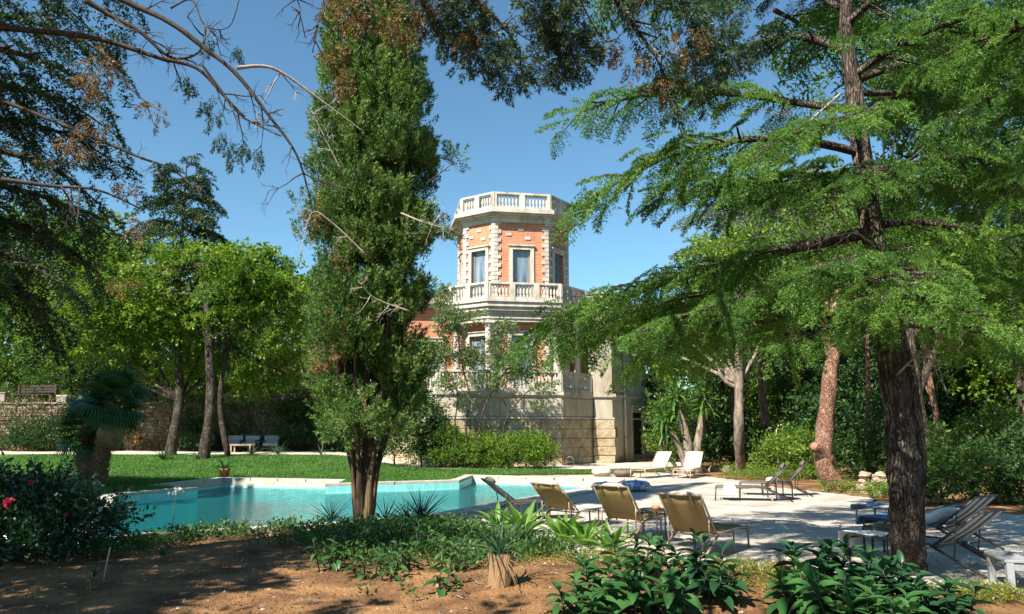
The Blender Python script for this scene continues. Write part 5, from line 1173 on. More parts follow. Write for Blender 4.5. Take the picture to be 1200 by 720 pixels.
# ================================================================ LEAVES MODELLED ONE BY ONE
def leaf_mesh(name, L, Wd, bend, mat, n=6, shape='lance', fold=.25, twist=0):
    """a single leaf growing along +x from the origin, bending down by `bend` radians to its tip"""
    mb = MB(); vs = []; x = z = 0; a = 0
    for i in range(n+1):
        t = i/n
        if shape == 'lance': w = (math.sin(math.pi*min(1, t*.92+.08))**.75) if t < 1 else 0
        elif shape == 'ovate': w = math.sin(math.pi*(t**.75))**.8 if 0 < t < 1 else .06*(t == 0)
        else: w = (1 - t)**.6*.8 + .2*(1-t) if t < 1 else 0                # sword
        w = max(w, .02)*Wd/2
        vs += [Vector((x, -w, z + w*fold*2)), Vector((x, 0, z)), Vector((x, w, z + w*fold*2))]
        a = -bend*t; x += math.cos(a)*L/n; z += math.sin(a)*L/n
    fs = [q for i in range(n) for q in ((i*3, i*3+1, i*3+4, i*3+3), (i*3+1, i*3+2, i*3+5, i*3+4))]
    mb.add(vs, fs, [[(vs[k].x, vs[k].y) for k in f] for f in fs], True); return mb.mesh(name, mat)
LM = {}
def LMs(kind, mat):
    if (kind, mat) not in LM:
        spec = {'lance': [(1, .17, .5), (1, .20, .9), (1, .15, .25)], 'ovate': [(1, .42, .7), (1, .48, 1.1), (1, .38, .4)], 'sword': [(1, .085, .25), (1, .075, .9), (1, .085, 1.5)], 'spike': [(1, .06, .05), (1, .055, .2)], 'strap': [(1, .055, .8), (1, .05, 1.5), (1, .06, .4)]}[kind]
        LM[kind, mat] = [leaf_mesh('leaf', L, w, b, mat, 5 if kind != 'spike' else 3, {'lance': 'lance', 'ovate': 'ovate'}.get(kind, 'sword'), .28 if kind != 'spike' else .5) for L, w, b in spec]
    return LM[kind, mat]
def add_leaf(parent, kind, mat, p, az, el, L, roll=0, name='leaf', wide=1.0):
    return link(name, random.choice(LMs(kind, mat)), parent, p, (roll, -el, az), (L, L*wide, L))
def rosette(name, label, cat, x, y, n, L, kind, mat, emin, emax, group=None, wide=1.0, base=0, z=None, tilt=0):
    zz = gz(x, y) if z is None else z; e = empty(name, (x, y, zz), random.uniform(0, 6), label, cat, group); e.rotation_euler[0] = tilt
    for k in range(n):
        t = (k+.5)/n; el = emax + (emin-emax)*t**.8 + random.uniform(-.1, .1)
        add_leaf(e, kind, mat, (base*math.cos(k*2.4)*.5, base*math.sin(k*2.4)*.5, .02 + .03*(1-t)), k*2.39996, el, L*random.uniform(.75, 1.1)*(.75+.4*t*(1-t)*2), random.uniform(-.4, .4), wide=wide)
    return e
def at(px, py, z=0): v = G(px, py, z); return v.x, v.y
# spiky dark yuccas along the pool edge
for px, py, L, n, lab in ((388, 611, .58, 34, 'dark spiky yucca just left of the cypress trunk by the water'), (478, 612, .58, 34, 'small dark spiky yucca right of the cypress trunk'), (494, 609, .76, 40, 'largest dark spiky yucca against the turquoise water'), (452, 612, .6, 32, 'pale green spiky rosette close to the right side of the cypress foot')):
    x, y = at(px, py); rosette('yucca_plant', lab, 'plant', x, y, n, L, 'spike', 'leaf_spiky' if px != 452 else 'leaf_sword', .15, 1.45, 'spiky yuccas along the near pool edge', .8)
for px, py, L, n, lab in ((190, 655, .44, 14, 'small agave on bare soil left of centre below the white umbel flower'), (110, 680, .40, 11, 'few-leaved agave beside a short cane in the dark soil'), (525, 655, .0, 0, '')):
    if not n: continue
    x, y = at(px, py); a_ = rosette('agave', lab, 'plant', x, y, n, L, 'sword', 'leaf_sword', .3, 1.2, None, .9)
x, y = at(121, 682); e = empty('cane', (x, y, gz(x, y)), 0, 'short leaning pale cane stuck in the soil by the agave', 'stick'); MB().tube([(0, 0, -.05), (.02, 0, .15), (.05, 0, .36)], .011, 6).build('stalk', 'wood_pale', e); MB().tube([(.02, 0, .15), (.02, 0, .16)], .015, 6).build('node', 'wood_pale', e)
# lime green broad-bladed clumps behind the loungers' heads
for px, py, n, L, lab in ((585, 622, 13, .50, 'lime green broad-bladed clump below the dark-backed lounger'), (612, 626, 15, .56, 'tall lime green clump second from the left by the loungers'), (660, 634, 15, .55, 'lime green clump in front of the second khaki lounger'), (684, 640, 13, .48, 'lime green clump right behind the third lounger legs'), (716, 648, 12, .46, 'wide open lime green clump nearest to the front lounger')):
    x, y = at(px, py); rosette('cast_iron_plant', lab, 'plant', x, y, n + 4, L*1.12, 'lance', 'leaf_lime', .35, 1.45, 'lime green clumps along the deck edge', 1.15, .12)
# bark pot with strappy plant
x, y = at(585, 697); z = gz(x, y); e = empty('log_pot', (x, y, z - .02), R(20), 'tree-stump shaped brown pot standing on the soil in the foreground', 'pot')
e.rotation_euler[1] = R(5)
mb = MB(); nn = 14; prof = [(.115, 0), (.125, .10), (.135, .22), (.15, .31), (.155, .34)]; vs = []
for r, zz in prof:
    for k in range(nn): q = r*(1 + .09*((k*7) % 5)/5 - .05); a = 2*math.pi*k/nn; vs.append(Vector((q*math.cos(a), q*math.sin(a), zz + (.03*((k*5) % 3)/3 if zz > .3 else 0))))
fs = [(i*nn+k, i*nn+(k+1) % nn, (i+1)*nn+(k+1) % nn, (i+1)*nn+k) for i in range(len(prof)-1) for k in range(nn)]; mb.add(vs, fs); mb.build('pot_wall', 'pot_log', e)
MB().lathe([(.13, .28), (.02, .30)], 12, (0, 0, 0)).build('potting_soil', 'soil', e)
pe = rosette('strap_plant', 'strappy green plant with dry brown hanging leaves growing from the stump pot', 'plant', x, y, 30, .58, 'sword', 'leaf_sword', .1, 1.45, None, .75, .06, z + .29)
for k in range(12): add_leaf(pe, 'strap', 'leaf_dead', (0, 0, .0), k*2.1, -.35 + random.uniform(-.3, .3), .42, name='dry_leaf')
# stalked broadleaf plants; each leaf its own object
def stalky(name, label, cat, x, y, stems, H, L, mat, group=None, kind='ovate', per=9, spreadr=.16, lean=.25, zoff=0):
    e = empty(name, (x, y, gz(x, y) + zoff), random.uniform(0, 6), label, cat, group)
    for s in range(stems):
        a = s*2.4 + random.uniform(-.4, .4); r = spreadr*math.sqrt((s+.3)/stems); h = H*random.uniform(.65, 1.1)
        p0 = Vector((r*math.cos(a), r*math.sin(a), -.03)); d = Vector((math.cos(a)*lean, math.sin(a)*lean, 1)); p1 = p0 + d*h*.5; p2 = p0 + d*h + Vector((0, 0, 0))
        MB().tube([p0, p1, p2], [.010, .008, .004], 5).build('stem', 'twig' if mat != 'leaf_lime' else 'twig_pale', e)
        for k in range(per):
            t = .25 + .75*(k+.5)/per; p = p0 + d*h*t; l = L*(1.1 - .45*t)*random.uniform(.75, 1.2)
            if t > .93: l *= .8
            add_leaf(e, kind, mat, p, a + k*2.3999 + random.uniform(-.3, .3), (-.25 + 1.1*t**2) + random.uniform(-.25, .25), l, random.uniform(-.35, .35))
    return e
fg = [(712, 712, 5, .50, .23, 'broad', 'leafy shrub with light veined leaves at the bottom, left of the deck-edge pair'), (745, 690, 4, .55, .22, 'broad', 'mid green leafy stems right of the bare soil patch'), (765, 722, 5, .52, .24, 'broad', 'low spreading leafy plant cut by the bottom edge below the front lounger'),
      (800, 700, 4, .62, .22, 'dark', 'tall dark leafy stem rising before the front lounger legs'), (838, 712, 4, .58, .22, 'dark', 'second dark stem with pointed leaves right of the tall one'), (690, 725, 4, .38, .2, 'broad', 'small leafy plant at the bottom right of the stump pot'),
      (945, 718, 5, .46, .24, 'broad', 'leafy plant at the left end of the right-hand clump'), (960, 700, 5, .60, .24, 'dark', 'dark glossy leafy plant below the white-towelled lounger'), (1000, 708, 5, .58, .24, 'dark', 'glossy dark plant in the middle of the right-hand clump'),
      (1038, 715, 5, .50, .23, 'dark', 'leafy plant growing against the left of the cedar foot'), (1075, 722, 5, .48, .24, 'dark', 'leafy plant hiding the base of the cedar trunk'), (1108, 730, 4, .42, .22, 'dark', 'last leafy plant right of the cedar base'), (985, 735, 5, .45, .24, 'broad', 'nearest leafy plant at the bottom edge under the glossy clump'), (1045, 745, 5, .46, .24, 'broad', 'nearest leafy plant at the bottom edge below the cedar')]
for px, py, st, H, L, m, lab in fg:
    x, y = at(px, py); stalky('leafy_shrub', lab, 'shrub', x, y, st + 1, H*.88, L*1.22, 'leaf_' + m, 'leafy shrubs along the bottom of the picture', per=12, spreadr=.22)
sm = [(385, 668, 3, .34, .12, 'small leafy sapling on the soil left below the cypress'), (410, 655, 4, .36, .13, 'bushy sapling directly below the cypress trunk'), (440, 650, 3, .38, .13, 'leafy sapling just right of the trunk foot'), (468, 668, 2, .36, .13, 'two-stemmed sapling on the lit soil'), (500, 652, 3, .36, .13, 'sapling with round leaves in the middle of the planted bed'),
      (537, 672, 3, .34, .13, 'broad-leaved sapling left of the stump pot'), (514, 698, 1, .30, .14, 'single seedling standing alone on the soil nearest the bottom'), (452, 682, 2, .30, .12, 'pale seedling between soil shadows'), (560, 655, 3, .30, .12, 'low sapling behind the stump pot'), (430, 676, 2, .28, .12, 'seedling below the bushy sapling'),
      (395, 640, 3, .30, .12, 'seedling tucked left of the trunk foot'), (480, 640, 4, .34, .12, 'sapling in front of the spiky yuccas'), (520, 636, 3, .32, .12, 'sapling at the back of the bed near the paving')]
for px, py, st, H, L, lab in sm:
    x, y = at(px, py); stalky('sapling', lab, 'plant', x, y, st + 1, H*1.3, L*1.5, 'leaf_broad', 'saplings planted in the soil bed', 'ovate', 9, .14, .25)
# ground cover near the pool edge and deck edge
def cover(name, label, blobs, mat, sc, tpls=None, hz=.05):
    cp = []
    for px, py, rx, ry, n in blobs:
        x0, y0 = at(px, py); a = rng.uniform(0, 6.28, n); q = np.sqrt(rng.uniform(0, 1, n)); x = x0 + rx*q*np.cos(a); y = y0 + ry*q*np.sin(a)
        ok = ~inside(POOL, x, y) & (dist_poly(POOL, x, y) > .3) & ~(inside(DECK, x, y) & (dist_poly(DECK, x, y) > .15)); x, y = x[ok], y[ok]; m = len(x)
        if m == 0: continue
        pos = np.stack([x, y, ground_z(x, y) + rng.uniform(0, hz, m)], 1); cp.append(scatter(tpls or CLUST_S, pos, unit(rvec(m)*.8 + [0, 0, .9]), rng.uniform(.5, 1.3, m)*sc))
    V, T, r = join(cp); tag(link(name, tri_mesh(name, V, T, r, mat)), label, None, None, 'stuff')
cover('ground_cover', 'low green ground cover along the pool edge and under the yuccas', [(150, 640, .6, .35, 120), (120, 650, .6, .35, 100), (250, 630, .9, .4, 160), (310, 622, 1.0, .4, 220), (345, 615, .8, .35, 180), (215, 640, .6, .4, 60), (440, 625, 1.0, .6, 320), (480, 628, 1.1, .7, 420), (530, 625, 1.0, .6, 420), (560, 632, .9, .6, 300), (600, 640, 1.0, .5, 360), (640, 648, .8, .4, 220), (390, 632, .7, .5, 160), (410, 660, .5, .4, 90), (500, 660, .9, .5, 120), (560, 670, .6, .4, 60), (640, 640, .8, .4, 150), (470, 700, 1.0, .3, 10), (430, 645, .8, .5, 160), (340, 640, .7, .3, 60), (500, 645, .9, .4, 160), (580, 655, .7, .3, 120)], 'cover', .24)
cover('weeds', 'patchy green weeds and moss between soil and paving at lower right', [(700, 655, .6, .35, 160), (740, 665, .6, .3, 160), (870, 680, .7, .35, 260), (920, 672, .6, .25, 200), (840, 676, .5, .2, 100), (1130, 700, .5, .3, 200), (1180, 705, .5, .3, 220), (900, 700, .8, .3, 160), (650, 670, .6, .3, 60)], 'ochre', .13)
cover('edge_weeds', 'bright weeds along the far deck edge under the pines', [(1000, 583, 1.4, .5, 300), (960, 578, 1.0, .4, 200), (1040, 585, 1.2, .5, 260), (925, 562, 1.2, .7, 260), (880, 562, 1.2, .8, 400), (900, 552, 1.6, .9, 400), (940, 555, 1.6, .9, 360), (870, 553, 1.2, .8, 260)], 'bright', .22, None, .25)
n = 15000; x = rng.uniform(-7, 9.5, n); y = rng.uniform(5.6, 15, n); keep = ~inside(POOL, x, y) & (dist_poly(POOL, x, y) > .4); dk = inside(DECK, x, y); keep &= ~(dk & (rng.uniform(0, 1, n) > .10)); x, y, dk = x[keep], y[keep], dk[keep]
pos = np.stack([x, y, np.where(dk, .006, ground_z(x, y) + .012)], 1); m = len(x); V, T, r = leaves(pos, unit(rvec(m)*[1, 1, .25]), rvec(m)*.4 + [0, 0, 1], rng.uniform(.02, .055, m), rng.uniform(.01, .03, m)); tag(link('leaf_litter', tri_mesh('leaf_litter', V, T, r, 'litter')), 'dry fallen leaves and needles scattered over the soil', kind='stuff')
n = 3500; x = rng.uniform(-16, 8, n); y = rng.uniform(20, 35, n); k = lawn_keep(x, y); x, y = x[k], y[k]; m = len(x); pos = np.stack([x, y, ground_z(x, y) + .085], 1); V, T, r = leaves(pos, unit(rvec(m)*[1, 1, .3]), rvec(m)*.4 + [0, 0, 1], rng.uniform(.05, .10, m), rng.uniform(.03, .06, m)); tag(link('fallen_leaves', tri_mesh('fallen_leaves', V, T, r, 'litter')), 'brown leaves fallen on the lawn', kind='stuff')
mb = MB()
for k in range(420):
    x_, y_ = random.uniform(-6, 6), random.uniform(6, 13)
    if inside(DECK, x_, y_) or inside(POOL, x_, y_): continue
    s = random.uniform(.008, .03); z = gz(x_, y_); q = [Vector((x_, y_, z)) + Vector(p)*s*random.uniform(.7, 1.2) for p in ((1, 0, .1), (0, 1, .1), (-1, 0, .1), (0, -1, .1), (0, 0, .9))]; mb.add(q, [(0, 1, 4), (1, 2, 4), (2, 3, 4), (3, 0, 4)])
tag(mb.build('pebbles', 'rock'), 'small stones lying on the brown soil', kind='stuff')
mb = MB()
for k in range(4200):
    x_, y_ = random.uniform(-5.5, 4), random.uniform(5.8, 12.5)
    if inside(DECK, x_, y_) or inside(POOL, x_, y_): continue
    s = random.uniform(.012, .04); z = gz(x_, y_) - s*.2; a = random.uniform(0, 6); q = [Vector((x_, y_, z)) + Vector((math.cos(a+t)*s*random.uniform(.7, 1.2), math.sin(a+t)*s*random.uniform(.7, 1.2), 0)) for t in (0, 1.26, 2.5, 3.8, 5.0)] + [Vector((x_ + random.uniform(-.3, .3)*s, y_ + random.uniform(-.3, .3)*s, z + s*random.uniform(.5, .9)))]; mb.add(q, [(0, 1, 5), (1, 2, 5), (2, 3, 5), (3, 4, 5), (4, 0, 5)])
tag(mb.build('soil_clods', 'soil'), 'loose clods of earth roughening the soil bed', kind='stuff')
n = 60; mb = MB()
for k in range(n):
    x_, y_ = random.uniform(-3.5, 2.2), random.uniform(7, 11); z = gz(x_, y_) + .012; a = random.uniform(0, 6.3); l = random.uniform(.06, .22)
    mb.tube([(x_, y_, z), (x_ + l*.5*math.cos(a), y_ + l*.5*math.sin(a), z+.012), (x_ + l*math.cos(a+.3), y_ + l*math.sin(a+.3), z)], .004, 4)
tag(mb.build('twigs', 'twig_pale'), 'thin fallen twigs lying on the soil', kind='stuff')

# rose bush at lower left
rb = (-7.25, 10.9); e = empty('rose_bush', (rb[0], rb[1], gz(*rb)), 0, 'dark glossy rose bush with a few pink blooms at the lower left', 'bush')
for (c, rad, nb, bl) in (((0, 0, .55), (1.3, .8, .5), 46, .26), ((1.15, .2, .5), (.7, .5, .32), 18, .22), ((.3, .3, .85), (.6, .4, .3), 12, .2), ((-1.2, -.6, .5), (1.0, .8, .5), 26, .28), ((1.0, -.35, .28), (.9, .4, .26), 22, .2)):
    (V, T, r), cen = crown(c, rad, nb, bl, 34, CLUST_S, .27, upb=.6); link('foliage', tri_mesh('foliage', V, T, r, 'rose_leaf'), e)
st = MB()
for k in range(12): a = k*.55; st.tube([(.1*math.cos(a), .1*math.sin(a), -.05), (.6*math.cos(a), .4*math.sin(a), .5), (1.1*math.cos(a), .6*math.sin(a), .9)], [.02, .012, .005], 5)
st.build('canes', 'twig', e)
def bloom(parent, p, s, mat):
    n = 26; pos = np.tile(np.array(p), (n, 1)); V, T, r = leaves(pos, unit(rvec(n) + [0, -.3, .5]), rvec(n), s, s*.9); link('bloom', tri_mesh('bloom', V, T, r, mat), parent)
for px, py, Y, s, m in ((10, 590, 10.2, .09, 'petal_pink'), (36, 566, 10.4, .04, 'petal_pink'), (77, 604, 10.2, .03, 'petal_pink'), (118, 597, 10.5, .04, 'petal_white'), (66, 580, 10.3, .03, 'petal_white')):
    bloom(e, tuple(P(px, py, Y) - e.location), s, m)
ag = at(196, 640); e = empty('agapanthus', (*ag, gz(*ag)), 0, 'single white umbel flower on a tall thin stalk against the pool water', 'flower')
tp_ = P(207, 578, ag[1]) - e.location; MB().tube([(0, 0, 0), tp_*.5 + Vector((.02, 0, 0)), tp_], [.008, .007, .005], 6).build('stalk', 'twig', e)
for k in range(22):
    d = Vector(rvec(1)[0]); d.z = abs(d.z)*.8 - .1; q = tp_ + d*.09; MB().tube([tp_, q], .002, 3, False).build('pedicel', 'twig_pale', e)
    n = 6; V, T, r = leaves(np.tile(np.array(q), (n, 1)), unit(rvec(n)*.6 + np.array(d)), rvec(n), .04, .016); link('floret', tri_mesh('floret', V, T, r, 'petal_white'), e)
for k in range(6): add_leaf(e, 'strap', 'leaf_sword', (0, 0, 0), k, .6, .35)
# strap leaf plants beyond the lawn, and the small terracotta pot
for px, py, Y, n, L, lab, m in ((330, 532, 35.2, 22, 1.0, 'tall silvery strap-leaved plant on the gravel beyond the lawn', 'leaf_sword'), (300, 534, 34.6, 18, .75, 'darker strap-leaved plant left of the tall silvery one', 'leaf_palm'), (198, 538, 33, 26, .9, 'dark spreading strap-leaved plant by the pale trunks', 'leaf_palm'), (238, 537, 33, 14, .7, 'short strap-leaved plant at the foot of the forked trunk', 'leaf_palm'), (380, 532, 35, 14, .7, 'strap-leaved plant just left of the cypress skirt', 'leaf_sword'), (735, 547, 30, 0, .5, '', '')):
    if n: x = (px-600)/900*Y; rosette('strap_leaf_plant', lab, 'plant', x, Y, n, L, 'sword', m, .4, 1.4, None, .9)
x, y = -9.9, 27.0; e = empty('terracotta_pot', (x, y, gz(x, y)), 0, 'small terracotta pot with a leafy plant on the lawn behind the pool', 'pot')
MB().lathe([(.12, 0), (.17, .25), (.19, .26), (.19, .32), (.165, .32), (.15, .27)], 14).build('pot', 'terracotta', e)
rosette('potted_plant', 'bushy green leaves growing in the small terracotta pot on the lawn', 'plant', x, y, 18, .55, 'lance', 'leaf_broad', .1, 1.3, None, 1.2, .05, gz(x, y)+.28)

# ================================================================ PALM, YUCCA TREES
def fan_frond(L, petiole, droop, nl=22):
    mb = MB(); mb.tube([(0, 0, 0), (petiole*.5, 0, -.02), (petiole, 0, -.06)], [.016, .012, .008], 4, False)
    for k in range(nl):
        a = R(-115 + 230*k/(nl-1)); l = L*(.72 + .28*math.cos(a*.55)); d = Vector((math.cos(a), math.sin(a), 0)); s = Vector((-math.sin(a), math.cos(a), 0))
        p0 = Vector((petiole, 0, -.06)); p1 = p0 + d*l*.5 + Vector((0, 0, .02)); p2 = p0 + d*l*.8 + Vector((0, 0, -droop*l*.25)); p3 = p0 + d*l + Vector((0, 0, -droop*l*.7)); w = L*.055
        mb.add([p0, p1 - s*w, p1 + s*w, p2 - s*w*.6, p2 + s*w*.6, p3], [(0, 1, 2), (1, 3, 4, 2), (3, 5, 4)])
    return mb
FR = [fan_frond(.62, .55, .5).mesh('frond', 'leaf_palm'), fan_frond(.55, .65, .9).mesh('frond', 'leaf_palm'), fan_frond(.6, .5, .3).mesh('frond', 'leaf_palm')]
FD = [fan_frond(.5, .4, 1.3).mesh('dead_frond', 'leaf_dead')]
def palm(x, y, pts, r, label, nf=40):
    e = empty('fan_palm', (x, y, gz(x, y)), 0, label, 'palm', 'fan palms at the pool corner'); path = smooth_path(pts, 8)
    mb = MB().tube(path, [r*(1.25 if i < 3 else 1) for i in range(len(path))], 12, True, .2)
    mb.build('trunk', 'palm_bark', e); top = path[-1]
    for i, p in enumerate(path[2:]):                                    # old leaf bases round the trunk
        for k in range(7): a = k*.9 + i*.45; q = p + Vector((math.cos(a)*r, math.sin(a)*r, 0)); MB().bar(q, q + Vector((math.cos(a)*.06, math.sin(a)*.06, .10)), .07, .025).build('leaf_base', 'palm_bark', e)
    for k in range(nf):
        el = R(78 - 118*(k/nf)**.9); link('frond', FR[k % 3], e, top + Vector((0, 0, .1 - .25*k/nf)), (random.uniform(-.3, .3), -el, k*2.39996), random.uniform(.78, 1.05))
    for k in range(14): link('dead_frond', FD[0], e, top + Vector((0, 0, -.25 - .03*k)), (0, R(62) + random.uniform(-.2, .2), k*2.39996), random.uniform(.7, 1))
palm(-11.9, 22.6, [(0, 0, -.2), (.02, 0, .4), (.06, 0, 1.0), (.14, 0, 1.55), (.26, 0, 2.45)], .19, 'fan palm with shaggy ringed trunk leaning right at the left pool corner', 46)
palm(-12.7, 23.4, [(0, 0, -.2), (0, 0, .5), (-.02, 0, 1.1), (-.05, 0, 1.7)], .18, 'shorter fan palm half hidden behind the leaning one', 34)
yt = G(805, 546); e = empty('yucca_tree', (yt.x, 29.6, 0), 0, 'multi-stemmed yucca tree with sword leaf heads behind the white loungers', 'tree')
for pts, r in (([(805, 552), (798, 530), (787, 505), (778, 488)], .13), ([(808, 552), (806, 520), (799, 492), (792, 462)], .20), ([(815, 552), (818, 520), (822, 490), (824, 460)], .18), ([(798, 552), (788, 540), (782, 530)], .08)):
    q = [P(a, b, 29.6) - e.location for a, b in pts]; q[0].z = -.1; trunk('trunk', q, r, r*.55, 'bark_pale', e, 10, .25, 1.35); top = q[-1]
    for hh in range(2 if r > .1 else 1):
        for k in range(44): add_leaf(e, 'sword', 'leaf_lime' if k % 2 else 'leaf_palm', top + Vector((0, 0, -.35*hh - .006*k)), k*2.39996, R(85 - 125*k/44), random.uniform(.6, .9) if r > .1 else .5, random.uniform(-.3, .3), wide=2.0)
    for k in range(14 if r > .1 else 0): add_leaf(e, 'sword', 'leaf_dead', top + Vector((0, 0, -.6 - .02*k)), k*2.4, R(-70), .6, name='dry_leaf')
def rock(name, label, x, y, s, parent=None, z=None, cat='rock', grp='pale rocks edging the pines'):
    bm = bmesh.new(); bmesh.ops.create_icosphere(bm, subdivisions=2, radius=1); o_ = Vector((random.random()*50, 0, 0))
    for v in bm.verts: v.co *= 1 + .45*noise.noise(v.co*1.1 + o_); v.co.x *= s*random.uniform(.98, 1.02)*1.2; v.co.y *= s; v.co.z *= s*.72
    me = bpy.data.meshes.new(name); bm.to_mesh(me); bm.free(); me.materials.append(MATS['rock']); o = link(name, me, parent, (x, y, (gz(x, y) if z is None else z) + s*.35), (0, 0, random.uniform(0, 6)))
    if parent is None: tag(o, label, cat, grp)
for px, py, s, lab in ((792, 553, .22, 'pale rock at the foot of the yucca trunks'), (806, 555, .30, 'largest pale rock below the yucca tree'), (822, 554, .24, 'pale rock right of the largest one'), (836, 553, .20, 'pale rock between yucca and first pine'), (851, 553, .22, 'pale rock nearest to the first grey pine'), (770, 549, .26, 'pale rock between the two white loungers'), (1145, 602, .2, 'rock behind the striped loungers'), (1105, 560, .3, 'rock on the bare ground behind the cedar')):
    x, y = at(px, py); rock('rock', lab, x, y, s)
# low dry stone kerb wall and stump post beyond the deck on the right
a = Vector((*at(1008, 580), 0)); b = Vector((*at(1066, 580), 0)); e = empty('low_stone_wall', a, 0, 'low tan dry stone wall beyond the deck between red pine and cedar', 'wall')
for j in range(4):
    x = 0; L = (b-a).length
    while x < L: w = random.uniform(.16, .34); rock('stone', None, x + w/2, random.uniform(-.03, .03), w*.55, e, j*.15 - .02); x += w
x, y = at(1143, 592); e = empty('tree_stump', (x, y, gz(x, y)), 0, 'short cut tree stump on the bare ground behind the striped loungers', 'stump')
MB().tube([(0, 0, -.1), (0, 0, .1), (.01, 0, .55)], [.15, .12, .11], 10, True, .2).build('trunk', 'bark', e); MB().tube([(.01, 0, .551), (.01, 0, .556)], .10, 10).build('cut_face', 'wood_pale', e)
x, y = 11.3, 32.6; e = empty('arch_frame', (x, y, gz(x, y)), 0, 'tall thin pale metal arch standing right of the second grey pine', 'frame')
MB().tube([(-.22, 0, 0), (-.22, 0, 1.5), (-.15, 0, 1.68), (0, 0, 1.75), (.15, 0, 1.68), (.22, 0, 1.5), (.22, 0, 0)], .025, 6).build('rail', 'pvc', e); MB().tube([(-.22, 0, .8), (.22, 0, .8)], .02, 6).build('crossbar', 'pvc', e)

# ================================================================ DECK FURNITURE
def sheet(pts, w, thick=.012, nx=6, wob=.0, uvs=None):
    """cloth strip: profile pts (x, z) swept across width w along y, with thickness"""
    mb = MB(); n = len(pts); top = []; bot = []
    for i, (x, z) in enumerate(pts):
        a = pts[max(i-1, 0)]; b = pts[min(i+1, n-1)]; t = Vector((b[0]-a[0], 0, b[1]-a[1])).normalized(); nn = Vector((-t.z, 0, t.x))
        for k in range(nx+1):
            y = -w/2 + w*k/nx; dz = wob*noise.noise(Vector((x*6, y*6, 3.3))); c = Vector((x, y, z)) + nn*dz; top.append(c + nn*thick/2); bot.append(c - nn*thick/2)
    vs = top + bot; N_ = len(top); fs = []; uv = []
    ln = [0]
    for i in range(1, n): ln.append(ln[-1] + math.hypot(pts[i][0]-pts[i-1][0], pts[i][1]-pts[i-1][1]))
    def U(i): i = i % N_; return (-w/2 + w*(i % (nx+1))/nx, ln[i//(nx+1)])
    for i in range(n-1):
        for k in range(nx):
            q = (i*(nx+1)+k, i*(nx+1)+k+1, (i+1)*(nx+1)+k+1, (i+1)*(nx+1)+k)
            fs += [q, tuple(N_+j for j in q[::-1])]
    for i in range(n-1):
        a, b = i*(nx+1), (i+1)*(nx+1); fs += [(a, b, N_+b, N_+a), (a+nx, N_+a+nx, N_+b+nx, b+nx)]
    fs += [tuple([k+1, k, N_+k, N_+k+1]) for k in range(nx)] + [tuple([(n-1)*(nx+1)+k, (n-1)*(nx+1)+k+1, N_+(n-1)*(nx+1)+k+1, N_+(n-1)*(nx+1)+k]) for k in range(nx)]
    uv = [[U(j) for j in f] for f in fs]; mb.add(vs, fs, uv, True); return mb
